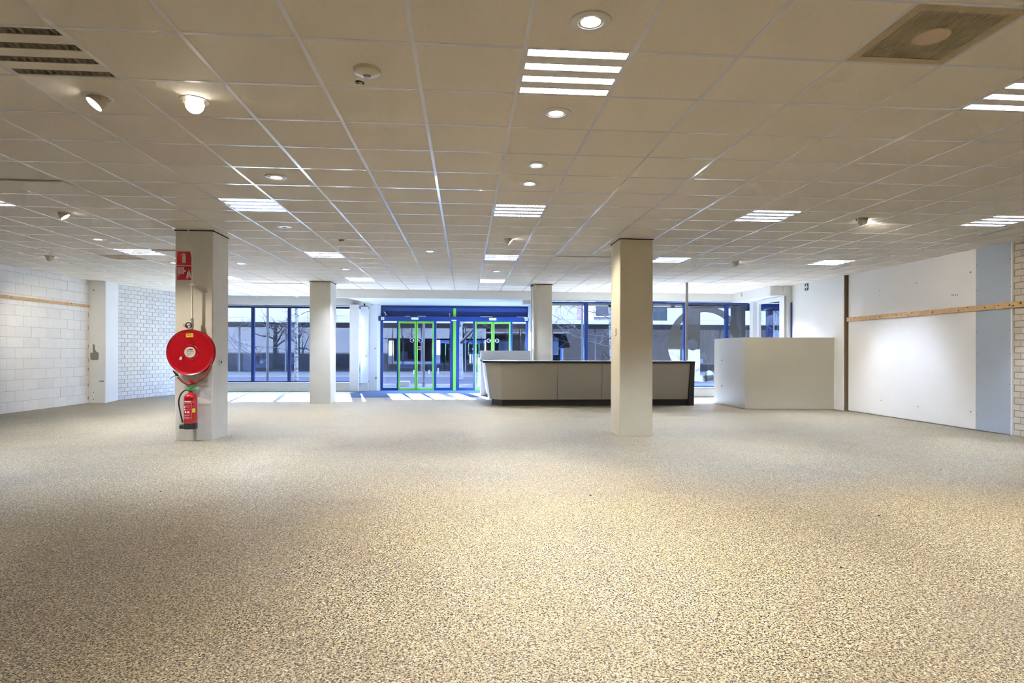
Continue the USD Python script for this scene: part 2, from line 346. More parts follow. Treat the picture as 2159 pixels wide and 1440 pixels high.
# ------------------------------------------------------------------ walls
def coursed(thing, name, p0, ang, length, h, bl, bh, j, mats, mort, keep, depth=.012, z0=0., first=0.):
    """Courses of blocks laid along a wall face: p0 is the near end of the face, the room lies on the side the normal points to."""
    d = np.array([math.sin(ang), math.cos(ang), 0]); n = keep['n'](d)
    items, rows = [], int(math.ceil((h - z0) / bh))
    for r in range(rows):
        off = first - (bl / 2 if r % 2 else 0); s = off
        while s < length:
            a, b = max(s, 0) + j / 2, min(s + bl, length) - j / 2
            za, zb = z0 + r * bh + j / 2, min(z0 + (r + 1) * bh - j / 2, h)
            if b - a > .02 and zb - za > .012: items.append((a, b, za, zb))
            s += bl
    items.sort(key=lambda q: keep['rank'](p0 + d * (q[0] + q[1]) / 2, q))
    def brick(a, b, za, zb):
        o = R.uniform(-.0012, .0012); m = box(a, b, -.02, depth * .0 + o, za, zb)
        v = m.vertices; w = p0 + np.outer(v[:, 0], d) + np.outer(v[:, 1], n) + np.c_[np.zeros((len(v), 2)), v[:, 2]]
        return trimesh.Trimesh(w, m.faces if np.dot(np.cross(d, n), [0, 0, 1]) > 0 else m.faces[:, ::-1], process=False)
    left = []
    for k, q in enumerate(items):
        if k < keep['max']: thing.add(name, brick(*q), mats[R.randint(len(mats))])
        else: left.append(brick(*q))
    if left: thing.add(name + '_rest', join(*left), mats[0], stuff=True)
    c = [(0, -.006), (length, -.006), (length, -.25), (0, -.25)]
    thing.add('mortar', prism([tuple((p0 + d * a + n * b)[:2]) for a, b in (c if np.dot(np.cross(d, n), [0, 0, 1]) < 0 else c[::-1])], 0, 3.2), mort)

rightward = lambda d: np.array([d[1], -d[0], 0])
leftward = lambda d: np.array([-d[1], d[0], 0])
wl = Thing('wall_left', 'white wall of large pale sand-lime blocks on the left', 'wall', (-8.8, 12, 0), kind='structure')
A = math.radians(1.9); pe = np.array([-8.735, 15.35, 0]); dv = np.array([math.sin(A), math.cos(A), 0]); ln = 20.0
coursed(wl, 'block', pe - dv * ln, A, ln, 2.87, .437, .2115, .007, ['block', 'block', 'block_b'], 'mortar',
        {'n': rightward, 'rank': lambda p, q: -p[1], 'max': 150}, first=.02)
for k in range(7):                                           # foam squeezed out beside the pier
    z = (.12, .42, .78, 1.0, 1.32, 1.75, 2.05)[k]
    wl.add('foam_bead', lathe([(0, -.05), (.013, -.02), (.011, .02), (0, .06)], (-8.742 + .008, 15.325, z), n=8), 'foam', label='dab of orange expanding foam in the corner joint')
pier = Thing('wall_left', 'white plastered pier with a bare cement patch on the left wall', 'wall', (-8.55, 15.7, 0), kind='structure')
pier.add('pier', prism([(-8.9, 15.35), (-8.375, 15.35), (-8.365, 15.36), (-8.53, 16.2), (-9.0, 16.2)], 0, H + .1), 'wall')
pt = Polygon([(-8.702, 1.17), (-8.70, 1.02), (-8.655, 1.00), (-8.53, 1.005), (-8.52, 1.03), (-8.515, 1.17), (-8.56, 1.19), (-8.60, 1.25), (-8.605, 1.36), (-8.65, 1.37), (-8.645, 1.17)])
pier.add('cement_patch', plate(pt, 15.3485, 15.352), 'patch', label='grey patch where the plaster is off')
for x, z, w, hh in ((-8.63, 2.63, .03, .02), (-8.45, .51, .1, .02), (-8.63, .25, .018, .018), (-8.63, .08 + .01, .018, .018)):
    pier.add('anchor_hole', box(x - w / 2, x + w / 2, 15.347, 15.351, z - hh / 2, z + hh / 2), 'ink')
bw = Thing('wall_left', 'pale grey painted brick wall with dark joints beyond the left pier', 'wall', (-8.3, 17, 0), kind='structure')
A2 = math.radians(12.8)
coursed(bw, 'brick', np.array([-8.53, 16.19, 0]), A2, 3.6, 2.87, .215, .1018, .0105, ['brick', 'brick', 'brick_b'], 'mortar_g',
        {'n': rightward, 'rank': lambda p, q: p[1], 'max': 296}, first=.0)

wr = Thing('wall_right', 'right wall clad with white board and a strip of blue-grey plasterboard', 'wall', (8.1, 10.6, 0), kind='structure')
wr.add('backing', box(8.03, 8.3, 8.58, 12.54, 0, 3.2), 'white'); wr.add('gap_back', box(8.2, 8.3, 12.54, 12.66, 0, 3.2), 'brown', label='brown backing coloured as the shade in the gap by the corner')  # brown backing puts the shade of the gap into colour
wr.add('white_board', box(8.005, 8.03, 9.246, 12.54, .012, H + .02, .001), 'board')
wr.add('plasterboard', box(8.0, 8.03, 8.602, 9.238, .012, 1.93, .0015), 'plaster', label='lower blue-grey plasterboard sheet')
wr.add('plasterboard', box(8.0, 8.03, 8.602, 9.238, 1.936, H + .02, .0015), 'plaster', label='upper blue-grey plasterboard sheet')
wr.add('edge_strip', box(7.992, 8.03, 8.572, 8.597, 0, H + .02, .002), 'plastic', label='white plastic edge strip beside the brickwork')
for y, z in ((11.55, 2.42), (10.55, 2.46), (9.36, 2.50), (9.345, 2.50), (9.70, 2.17), (9.73, 2.17), (9.66, 2.165), (9.62, 2.16), (10.5, .26), (9.34, .28), (11.5, .30)):
    wr.add('anchor_hole', lathe([(0, 0), (.010, 0), (.008, .002), (0, .003)], (0, 0, 0), n=8).apply_transform(trimesh.transformations.rotation_matrix(-np.pi / 2, [0, 1, 0])).apply_translation([8.005, y, z]), 'ink')
for y in (8.615, 9.225):
    for z in (.25, .75, 1.2, 1.55, 2.2, 2.6):
        wr.add('screw_head', box(7.9985, 8.001, y - .005, y + .005, z - .005, z + .005), 'ink')
wr2 = Thing('wall_right', 'rose-beige brick wall with tan joints at the right edge', 'wall', (8.1, 5, 0), kind='structure')
coursed(wr2, 'brick', np.array([8.015, 8.572, 0]), math.pi, 12.7, 2.87, .2085, .0935, .013, ['brick_r', 'brick_r', 'brick_s'], 'mortar_t',
        {'n': lambda d: np.array([-1., 0, 0]), 'rank': lambda p, q: -p[1], 'max': 190}, first=-.09)
wr3 = Thing('wall_right', 'smooth white wall panel behind the low partition with a first aid sign', 'wall', (8.1, 13.6, 0), kind='structure')
wr3.add('panel', box(7.93, 8.3, 12.60, 14.75, 0, H + .1, .003), 'wall')
wr3.add('edge_bead', box(7.926, 7.945, 12.585, 12.60, 0, H, .002), 'plastic')
wr3.add('edge_shade', box(7.95, 8.3, 12.583, 12.60, 0, H), 'edgeshade', label='brown plate painting the shade on the end of the wall panel')  # brown plate added as painted shade on the panel end
wr3.add('blue_tape', box(7.885, 7.925, 14.66, 14.668, 0, 2.44), 'blue', label='thin blue strip in the corner')
wr3.add('corner_pier', box(7.745, 7.93, 14.70, 14.95, 0, H + .1, .002), 'white', label='narrow grey-white return beside the glazed side panel')
blk = Thing('wall_right', 'white boxed bulkhead hanging in the right rear corner above the glazing', 'bulkhead', (7.6, 15.9, 2.6), kind='structure')
blk.add('casing', prism([(7.42, 14.76), (7.94, 14.76), (7.94, 16.98), (7.42, 16.98)], 2.615, H + .02), 'white')
wb = Thing('wall_back', 'plain unseen wall behind the camera, darkened to cut bounced light', 'wall', (0, -4.2, 0), kind='structure')
wb.add('panel', box(-9.6, 8.4, -4.4, -4.1, 0, 3.2), 'desk')  # unseen wall, toned down so less light bounces back

# street front of the hall: low walls, fascias, pillars
wf = Thing('wall_front', 'white low wall and fascia around the rear left shop windows', 'wall', (-5.5, 19.7, 0), kind='structure')
wf.add('low_wall', box(-8.0, -3.0, 19.65, 19.95, 0, .268, .004), 'white')
wf.add('sill', box(-8.0, -3.0, 19.60, 19.98, .258, .276, .004), 'white', label='thin white window sill')
wf.add('fascia', box(-8.0, -2.9, 19.65, 19.95, 2.635, 3.2), 'white', label='white board above the window')
wf.add('side_panel', box(-8.05, -7.49, 19.62, 19.95, .268, 2.64), 'white', label='white wall at the left end of the window')
wf.add('pillar', box(-3.52, -3.262, 19.44, 19.645, 0, 2.66, .008), 'white', label='slim white pillar in front of the last pane')
wf.add('pillar', box(-3.235, -2.995, 19.70, 20.1, 0, 2.70, .006), 'white', label='white pillar with two wall sockets')
wf.add('pillar', box(-2.995, -2.745, 19.82, 20.1, 0, 2.70, .006), 'white', label='white pillar return beside the entrance')
wf.add('reveal', hull([(-2.745, 19.86, 0), (-2.745, 20.1, 0), (-2.645, 20.1, 0), (-2.665, 19.95, 0), (-2.745, 19.86, 2.68), (-2.745, 20.1, 2.68), (-2.645, 20.1, 2.68), (-2.665, 19.95, 2.68)]), 'white')
we = Thing('wall_front', 'dropped white bulkhead with a lit soffit above the entrance', 'bulkhead', (-.8, 18, 2.6), kind='structure')
we.add('soffit', prism([(-3.38, 16.76), (2.16, 16.76), (2.16, 20.1), (-2.75, 20.1), (-3.05, 18.5)], 2.685, 3.2), 'white')
we.add('front_lip', box(-3.38, 2.16, 16.72, 16.80, 2.625, 3.15, .004), 'white', label='fascia board at the ceiling edge')
we.add('edge_trim', box(-3.36, 1.60, 16.80, 16.86, 2.64, 2.69, .003), 'plastic')
we.add('corner_block', box(1.58, 1.98, 17.2, 17.6, 2.55, 2.69, .004), 'white', label='small box at the right end of the soffit')
wg = Thing('wall_front', 'white low wall and fascia around the right shop windows', 'wall', (5, 16.95, 0), kind='structure')
wg.add('low_wall', box(2.1, 8.0, 16.9, 17.2, 0, .252, .004), 'white')
wg.add('sill', box(2.1, 8.0, 16.86, 17.22, .245, .262, .004), 'white', label='thin white window sill')
wg.add('fascia', box(2.1, 8.0, 16.9, 17.2, 2.635, 3.2), 'white', label='white board above the window')
wg.add('end_wall', box(2.0, 2.16, 16.9, 20.1, 0, 3.2, .003), 'white', label='white wall beside the entrance')
wg.add('pillar', box(7.893, 7.96, 16.62, 16.9, 0, 2.62, .004), 'white', label='white cover strip at the end of the window')
wg.add('pillar', box(7.80, 7.95, 16.50, 16.62, 0, 2.62, .004), 'white', label='white corner post beside the glazed side panel')

# ------------------------------------------------------------------ windows and doors of the street front
def glazing(name, label, xs, mull, y, z0, z1, frame_m, head=.04, foot=.035, cat='window'):
    t = Thing(name, label, cat, ((xs[0] + xs[1]) / 2, y, z0), kind='structure')
    t.add('head_rail', box(xs[0], xs[1], y - .03, y + .06, z1 - head, z1, .004), frame_m)
    t.add('sill_rail', box(xs[0], xs[1], y - .03, y + .06, z0, z0 + foot, .004), frame_m)
    edges = [xs[0]]
    for a, b in mull:
        t.add('mullion', box(a, b, y - .045, y + .06, z0 + foot, z1 - head, .005), frame_m); edges += [a, b]
    edges.append(xs[1])
    for k in range(0, len(edges), 2):
        if edges[k + 1] - edges[k] > .03: t.add('pane', box(edges[k] + .002, edges[k + 1] - .002, y + .01, y + .022, z0 + foot, z1 - head), 'glass')
    return t
w1 = glazing('window_1', 'shade-darkened blue framed shop window with birch tree outside, left of the entrance', (-7.49, -2.99), [(-6.517, -6.425), (-5.436, -5.344), (-4.36, -4.27), (-3.24, -3.15)], 19.75, .276, 2.603, 'navy', head=.055)  # same blue paint as the right frames, with shade put into the colour
w1.add('blind_rail', box(-7.49, -3.0, 19.68, 19.72, 2.612, 2.632), 'ink', label='dark gap line under the fascia')
w2 = glazing('window_2', 'blue framed shop window with round frosted emblem, right of the entrance', (2.16, 7.893), [(3.243, 3.348), (4.30, 4.40), (5.10, 5.16), (6.031, 6.10), (7.222, 7.317)], 17.0, .262, 2.60, 'blue', head=.04)
w2.add('blind_box', box(2.16, 6.03, 17.08, 17.16, 2.50, 2.60, .006), 'grey', label='grey sunblind box outside the glass')
ring = Point(6.655, 1.46).buffer(1.06, 48).difference(Point(6.655, 1.46).buffer(.885, 48).intersection(sbox(5.945, 0, 7.365, 3)))
bar = sbox(6.12, .42, 6.518, 2.45).difference(Point(6.302, 1.432).buffer(.155, 24)).difference(ring.buffer(.001))
lim = sbox(5.2, .30, 7.89, 2.55)
for a, b in ((4.40, 6.03), (6.10, 7.222), (7.317, 7.89)):
    for nm, g in (('film_ring', ring), ('film_bar', bar)):
        q = g.intersection(lim).intersection(sbox(a, .3, b, 2.55))
        if q.area > .002: w2.add(nm, plate(q, 16.994, 16.998), 'film', label='grey frosted film, part of the round emblem on the glass')
foot = unary_union([sbox(6.66, .42, 6.90, .60), Point(6.78, .60).buffer(.12, 16)])
w2.add('film_foot', plate(foot, 16.994, 16.998), 'film')
w2.add('outer_soffit', box(4.42, 7.95, 17.1, 17.9, 2.52, 2.62, .004), 'slat', label='dark soffit just outside the glass'); w2.add('outer_fin', box(7.78, 7.89, 17.15, 17.9, .26, 2.52, .004), 'slat', label='dark upright fin just outside the glass')
w2.add('sensor', box(3.93, 4.02, 17.03, 17.08, 2.46, 2.52, .004), 'blackp', label='small black sensor on the head rail')
w2.add('sensor', box(5.70, 5.80, 17.03, 17.08, 2.46, 2.52, .004), 'blackp', label='small black sensor on the head rail')

w3 = Thing('window_3', 'white framed glazed side panel in the right rear corner', 'window', (7.73, 15.4, 0), kind='structure')
fr = Polygon([(14.70, 0), (16.12, 0), (16.12, 2.6), (14.70, 2.6)]).difference(sbox(14.86, .25, 16.02, 2.50))
w3.add('frame', side(fr, 7.735, 7.80), 'plastic')
w3.add('pane', box(7.762, 7.772, 14.86, 16.02, .25, 2.50), 'glass')
porch = Thing('porch', 'blue framed glazed porch front seen through the white side panel', 'porch', (9, 17.2, 0))
porch.add('head_rail', box(7.98, 10.6, 17.28, 17.42, 2.42, 2.62, .006), 'blue')
porch.add('post', box(8.615, 8.755, 17.26, 17.42, -.1, 2.42, .006), 'blue')
porch.add('post', box(10.45, 10.6, 17.26, 17.42, -.1, 2.42, .006), 'blue')
porch.add('door_edge', box(8.765, 8.79, 17.24, 17.3, -.1, 2.42), 'plastic', label='pale door edge')
porch.add('pane', box(8.80, 10.45, 17.33, 17.345, -.1, 2.42), 'shopglass')
porch.add('inner_wall', box(10.6, 10.8, 14.5, 17.4, -.1, 3.1), 'ownwall')
porch.add('inner_wall', box(8.3, 10.8, 14.3, 14.5, -.1, 3.1), 'ownwall')
porch.add('porch_ceiling', box(8.0, 10.8, 14.5, 17.4, 2.65, 2.8), 'ownwall')

# entrance: two pairs of green sliding doors in a blue frame
YE = 20.0
en = Thing('door_1', 'blue entrance frame with side lights and a green centre post', 'entrance', (-.3, YE, 0), kind='structure')
en.add('transom_panel', box(-2.654, 1.993, YE + .03, YE + .09, 2.33, 2.68, .003), 'navy')
en.add('transom_panel', box(-2.60, 1.95, YE + .0, YE + .035, 2.50, 2.62, .006), 'blue', label='lighter blue strip for the light on the upper transom')  # blue strip paints the lit upper part of the transom
en.add('operator_beam', box(-2.72, 2.02, YE - .12, YE + .06, 2.185, 2.335, .008), 'blue')
for a, b in ((-2.654, -2.588), (-2.153, -2.108), (-.995, -.921), (-.487, -.40), (-.30, -.203), (.233, .294), (1.429, 1.49), (1.932, 1.993)):
    en.add('jamb', box(a, b, YE - .04, YE + .06, 0, 2.19, .005), 'blue')
for a, b in ((-2.588, -2.153), (-.921, -.487), (-.203, .233), (1.49, 1.932)):
    en.add('foot_rail', box(a, b, YE - .03, YE + .05, 0, .085, .004), 'blue')
    en.add('side_light', box(a + .002, b - .002, YE + .01, YE + .02, .085, 2.185), 'glass')
en.add('green_post', box(-.398, -.302, YE - .06, YE + .06, .0, 2.19, .004), 'green')
en.add('green_post', box(-.398, -.302, YE - .03, YE + .05, 2.337, 2.60, .004), 'green', label='short green post above the beam')
for a, b in ((-1.697, -1.475), (.743, .97)):
    en.add('motion_sensor', box(a, b, YE - .16, YE - .121, 2.225, 2.30, .006), 'plastic', label='white motion sensor strip on the beam')
for x in (-2.585, 1.925):
    s_ = en.add('alarm_box', box(x - .05, x + .05, YE - .15, YE - .121, 2.215, 2.305, .005), 'plastic', label='small white square box with a dark eye')
    en.add('eye', box(x - .012, x + .012, YE - .154, YE - .149, 2.25, 2.274), 'ink', under=s_)
en.add('junction_box', box(-.44, -.29, YE - .15, YE - .121, 2.19, 2.235, .004), 'plastic', label='white junction box at the centre post')
en.add('junction_box', box(1.84, 2.01, YE - .15, YE - .121, 2.305, 2.325, .004), 'plastic', label='white strip at the right end of the beam')
en.add('cable', tube(curve([(-2.52, YE - .06, 2.34), (-2.50, YE - .08, 2.44), (-2.56, YE - .05, 2.47), (-2.45, YE - .1, 2.36)], 16), .008, 6), 'plastic', label='loop of white cable on the beam')
en.add('cable', tube([(-.50, YE - .06, 2.335), (-.505, YE - .06, 2.45)], .008, 6), 'plastic')
for a, b in ((-1.9, -1.74), (-1.5, -1.25), (.46, .85), (1.62, 1.95)):
    en.add('paint_chip', box(a, b, YE - .121, YE - .10, 2.333, 2.345), 'plastic', label='bare edge where the blue paint is chipped')

def door(x0, x1, label, pull_right):
    t = Thing('sliding_door', label, 'door', ((x0 + x1) / 2, YE - .05, 0), group=None, kind='structure')
    y0, y1 = YE - .075, YE - .03
    w = .045
    t.add('stile', box(x0, x0 + w, y0, y1, .0, 2.182, .004), 'green'); t.add('stile', box(x1 - w, x1, y0, y1, .0, 2.182, .004), 'green')
    t.add('top_rail', box(x0 + w, x1 - w, y0, y1, 2.118, 2.182, .004), 'green'); t.add('bottom_rail', box(x0 + w, x1 - w, y0, y1, 0, .08, .004), 'green')
    t.add('pane', box(x0 + w, x1 - w, y0 + .018, y0 + .026, .08, 2.118), 'glass')
    t.add('seal', box(x1 if pull_right else x0 - .008, x1 + .008 if pull_right else x0, y0 + .005, y1, 0, 2.18), 'ink', label='dark rubber seal')
    cx = (x1 - .125) if pull_right else (x0 + .125); s = 1 if pull_right else -1
    disc = Point(cx, 1.58).buffer(.066, 20)
    arrow = affinity.scale(Polygon([(cx + s * .065, 1.64), (cx - s * .02, 1.64), (cx - s * .07, 1.58), (cx - s * .02, 1.52), (cx + s * .065, 1.52), (cx + s * .025, 1.58)]), .9, .9)
    d = t.add('sticker', plate(disc, y0 + .0165, y0 + .0178), 'signw', label='round white sticker with a dark blue arrow')
    t.add('arrow', plate(arrow, y0 + .0155, y0 + .0166), 'navy', under=d)
    return t, y0
door(-2.10, -1.555, 'green framed sliding door, leftmost leaf of the left pair', True)
dd, yy = door(-1.545, -1.0, 'green framed sliding door, right leaf of the left pair, with a square brown sticker', False)
q = dd.add('square_sticker', box(-1.515, -1.40, yy + .0155, yy + .0178, 1.28, 1.39), 'paper', label='square brown sticker on the glass')
dd.add('print', box(-1.503, -1.412, yy + .0145, yy + .0158, 1.292, 1.378), 'brown', under=q)
door(.30, .862, 'green framed sliding door, left leaf of the pair behind the desk', True)
door(.872, 1.427, 'green framed sliding door, rightmost leaf behind the desk', False)

mt = Thing('entrance_mat', 'blue-grey ribbed entrance mat inside the sliding doors', 'mat', (-.8, 18.4, 0))
mt.add('carpet', prism([(-3.26, 17.0), (.375, 16.96), (.375, 18.0), (2.0, 18.0), (2.0, 19.9), (-2.64, 19.9), (-2.75, 19.68), (-3.25, 19.4), (-3.45, 17.9)], .0, .004), 'mat_b')
mt.add('edge_profile', box(-3.26, .375, 16.94, 16.99, 0, .006, .001), 'ink', label='dark edge strip of the mat')

# ------------------------------------------------------------------ free-standing columns
def column(x0, x1, y0, y1, label, paint='column'):
    t = Thing('column', label, 'column', ((x0 + x1) / 2, (y0 + y1) / 2, 0))
    c = .012
    p = [(x0 + c, y0), (x1 - c, y0), (x1, y0 + c), (x1, y1 - c), (x1 - c, y1), (x0 + c, y1), (x0, y1 - c), (x0, y0 + c)]
    t.add('shaft', prism(p, 0, H + .02), paint)
    e = .006
    t.add('shadow_gap', prism(Polygon([(x0 - e, y0 - e), (x1 + e, y0 - e), (x1 + e, y1 + e), (x0 - e, y1 + e)]).difference(Polygon(p)), H - .012, H - .001), 'dark', label='dark open joint where the ceiling meets the column')
    return t
column(-3.924, -3.429, 8.84, 9.40, 'cream painted square column carrying the red hose reel and extinguisher')
column(2.21, 2.70, 8.88, 9.42, 'cream painted square column standing in front of the reception desk', 'column_b')
column(-3.62, -3.14, 14.94, 15.55, 'cream painted square column between the left windows and the entrance')
column(1.60, 2.075, 14.95, 15.45, 'cream painted square column behind the reception desk with a pipe beside it')

pp = Thing('drain_pipe', 'thin white pipe running up beside the column behind the desk', 'pipe', (1.56, 14.9, 0))
pp.add('pipe', cyl((1.625, 14.93, 0), (1.625, 14.93, H), .022), 'valve', smooth=40)
pp.add('conduit', cyl((1.572, 14.93, 0), (1.572, 14.93, H - .03), .010), 'grey', smooth=40)
pp.add('bracket', box(1.55, 1.63, 14.91, 14.95, H - .06, H - .03, .003), 'blackp', label='dark bracket under the ceiling')
for z in (.7, 1.28, 2.6): pp.add('bracket', box(1.556, 1.65, 14.905, 14.95, z, z + .02, .003), 'valve')
pole = Thing('power_pole', 'grey square power pole from the ceiling to the desk top', 'pole', (5.16, 14.3, 1.03))
pole.add('post', box(5.135, 5.185, 14.28, 14.33, 1.031, H, .004), 'grey')

# ------------------------------------------------------------------ fire safety gear on the left column
YC = 8.84
fp = Thing('fire_water_pipe', 'cream painted water pipe feeding the red hose reel', 'pipe', (-3.68, 8.8, 1.5))
fp.add('pipe', tube(curve([(-3.71, 8.75, H - .002), (-3.71, 8.75, 2.72), (-3.70, 8.75, 2.62), (-3.668, 8.75, 2.50), (-3.662, 8.75, 2.40), (-3.662, 8.75, 1.9), (-3.662, 8.75, 1.63)], 48), .0115, 12), 'valve', smooth=50)
fp.add('pipe_clip', join(box(-3.70, -3.63, 8.765, 8.84, 2.09, 2.115, .003), box(-3.69, -3.632, 8.73, 8.77, 2.085, 2.12, .004)), 'valve', label='pipe clip with its stand-off')
fp.add('coupling', lathe([(0, 0), (.021, 0), (.021, .05), (0, .05)], (-3.662, 8.75, 1.60), n=10), 'steel')
fp.add('valve_body', lathe([(0, -.05), (.018, -.05), (.026, -.02), (.026, .02), (.018, .05), (0, .05)], (-3.664, 8.745, 1.56), n=12), 'steel')
hw = fp.add('valve_wheel', trimesh.creation.torus(.036, .008, major_sections=20, minor_sections=8).apply_transform(trimesh.transformations.rotation_matrix(np.pi / 2, [1, 0, 0])).apply_translation([-3.682, 8.69, 1.552]), 'blackp', label='black hand wheel')
fp.add('hub', cyl((-3.682, 8.745, 1.552), (-3.682, 8.685, 1.552), .009, 8), 'steel', under=hw)
fp.add('tag', box(-3.738, -3.70, 8.70, 8.712, 1.528, 1.55, .003), 'red', label='red plastic tag on the valve')
fp.add('riser', cyl((-3.662, 8.75, 1.56), (-3.662, 8.76, 1.502), .0115, 10), 'valve')

hr = Thing('hose_reel', 'large round red fire hose reel mounted on the left column', 'hose reel', (-3.63, 8.84, .88))
cxr, czr = -3.669, 1.194
R1 = .303
hr.add('front_flange', lathe([(0, .135), (.10, .135), (.104, .132), (.19, .131), (.197, .135), (.262, .135), (.270, .131), (.288, .132), (R1, .143), (R1 + .004, .136), (R1, .124), (.285, .118), (0, .118)], (cxr, YC, czr), '-y', 64), 'red', smooth=35)
hr.add('rear_flange', lathe([(0, .055), (.285, .055), (.30, .05), (.30, .038), (0, .038)], (cxr, YC, czr), '-y', 56), 'red', smooth=35)
coil = []
for k in range(4):
    tr = trimesh.creation.torus(.245, .015, major_sections=48, minor_sections=8).apply_transform(trimesh.transformations.rotation_matrix(np.pi / 2, [1, 0, 0])); coil.append(tr.apply_translation([cxr, YC - .062 - .013 * k, czr]))
hr.add('hose_coil', join(*coil), 'rubber', stuff=True)
hr.add('axle', cyl((cxr, YC, czr), (cxr, YC - .125, czr), .06, 20), 'red')
lab = hr.add('hub_label', lathe([(0, .1385), (.072, .1385), (.072, .1345), (0, .1345)], (cxr, YC, czr), '-y', 36), 'cream', label='round cream instruction label')
ys = YC - .1392
ring_ = Point(cxr - .030, czr + .034).buffer(.012).difference(Point(cxr - .030, czr + .034).buffer(.007))
hr.add('print', plate(ring_, ys - .0004, ys + .0008), 'redsign', under=lab)
lines = [sbox(cxr - .012, czr + .028, cxr + .036, czr + .042), sbox(cxr - .045, czr + .014, cxr + .045, czr + .019)]
for k in range(5): lines.append(sbox(cxr - .048 + .008 * (k > 2), czr + .003 - .012 * k, cxr + .048 - .014 * k, czr + .005 - .012 * k))
hr.add('print', plate(unary_union(lines), ys - .0004, ys + .0008), 'ink', under=lab)
for a in (72, 144, 216, 288, 0):
    a += 68 - 72 + 6; x, z = cxr + .118 * math.cos(math.radians(a)), czr + .118 * math.sin(math.radians(a))
    hr.add('bolt', lathe([(0, .142), (.009, .142), (.011, .128), (0, .128)], (x, YC, z), '-y', 8), 'blackp')
yl = hr.add('yellow_label', place(box(-.046, .046, -.001, .001, -.026, .026, .0), (cxr - .005, YC - .137, czr + .226), ry=-.06), 'yellow', label='yellow inspection label')
hr.add('print', place(join(*[box(-.036, .03 - .01 * k, -.0016, -.0008, .012 - .012 * k, .016 - .012 * k) for k in range(3)]), (cxr - .005, YC - .137, czr + .226), ry=-.06), 'ink', under=yl)
hr.add('paper_tag', place(box(-.016, .016, -.001, .001, -.022, .022), (cxr - .118, YC - .134, czr - .082), ry=.6), 'cream', label='small cream tag')
hose = curve([(cxr + .24, 8.765, czr + .02), (cxr + .275, 8.725, czr - .06), (cxr + .255, 8.715, czr - .2), (cxr + .2, 8.71, czr - .31), (cxr + .10, 8.71, czr - .395), (cxr, 8.715, czr - .425), (cxr - .09, 8.72, czr - .40), (cxr - .16, 8.725, czr - .335)], 56)
hr.add('hose', tube(hose, .0155, 12), 'rubber', smooth=60, label='dark red hose hanging in a loop')
noz = hr.add('nozzle', tube([(cxr - .155, 8.725, czr - .34), (cxr - .18, 8.725, czr - .30), (cxr - .215, 8.73, czr - .262), (cxr - .23, 8.73, czr - .248)], [.014, .017, .011, .007], 10), 'blackp', smooth=50)
hr.add('lever', cyl((cxr - .185, 8.72, czr - .305), (cxr - .255, 8.71, czr - .352), .004, 6), 'blackp', under=noz)
hr.add('ring', trimesh.creation.torus(.017, .003, major_sections=14, minor_sections=6).apply_translation([cxr - .165, 8.725, czr - .325]), 'steel', under=noz)
hr.add('guide_arm', join(tube([(cxr + .035, 8.70, czr - .405), (cxr + .10, 8.78, czr - .44), (cxr + .14, 8.84, czr - .45)], .014, 8), box(cxr + .10, cxr + .20, 8.825, 8.84, czr - .46, czr - .40, .003)), 'valve', label='cream bracket arm that guides the hose')
hr.add('guide_knob', lathe([(0, -.02), (.022, -.018), (.028, 0), (.022, .018), (0, .022)], (cxr + .03, 8.69, czr - .398), '-y', 16), 'red', smooth=50, label='red knob on the hose guide')

fe = Thing('fire_extinguisher', 'red fire extinguisher with black hose hung low on the left column', 'fire extinguisher', (-3.66, 8.72, .17))
ex, ey, er = -3.671, 8.735, .083
fe.add('cylinder', lathe([(0, .215), (er, .215), (er, .575), (er * .93, .605), (er * .7, .63), (.03, .645), (.022, .66), (0, .66)], (ex, ey, 0), n=40), 'red', smooth=40)
fe.add('boot', lathe([(0, .168), (er * .97, .168), (er + .003, .178), (er + .003, .245), (er, .25), (0, .25)], (ex, ey, 0), n=40), 'blackp', smooth=35, label='black plastic foot')
fe.add('neck', lathe([(0, .65), (.026, .65), (.026, .665), (.018, .67), (.018, .70), (0, .70)], (ex, ey, 0), n=16), 'red')
fe.add('handle', plate(Polygon([(ex - .035, .688), (ex + .09, .672), (ex + .095, .684), (ex + .02, .70), (ex - .03, .712)]), ey - .03, ey - .01), 'greenp', label='green carrying handle')
fe.add('trigger', plate(Polygon([(ex - .035, .70), (ex - .01, .70), (ex + .095, .762), (ex + .088, .772), (ex - .02, .718)]), ey - .028, ey - .012), 'greenp', label='green squeeze trigger')
fe.add('hose', tube(curve([(ex - .01, ey - .02, .682), (ex - .06, ey - .02, .686), (ex - .12, ey - .02, .63), (ex - .145, ey - .02, .53), (ex - .13, ey - .02, .42), (ex - .105, ey - .02, .30), (ex - .095, ey - .02, .25)], 40), .0095, 10), 'blackp', smooth=60, label='black rubber discharge hose')
fe.add('horn', join(box(ex - .13, ex - .07, ey - .045, ey + .005, .17, .225, .006)), 'blackp', label='black nozzle clip')
fe.add('clip', box(ex - .122, ex - .08, ey - .04, ey, .225, .24, .004), 'greenp', label='green hose clip')
fe.add('wall_bracket', box(ex - .03, ex + .03, 8.80, 8.84, .45, .60, .004), 'steel')
def wrap(poly, r):                          # print that follows the cylinder
    pl = poly.segmentize(.012) if hasattr(poly, 'segmentize') else poly
    m = prism(pl, 0, .0008); v, fc = trimesh.remesh.subdivide_to_size(m.vertices, m.faces, .012)
    a = v[:, 0] / r; rr = r + .0004 + v[:, 2]
    return trimesh.Trimesh(np.c_[ex + rr * np.sin(a), ey - rr * np.cos(a), v[:, 1]], fc, process=False)
lb = fe.add('label_border', wrap(rect_ring(-.072, .045, .305, .548, .004), er), 'rsoft', label='printed white frame of the instruction label')
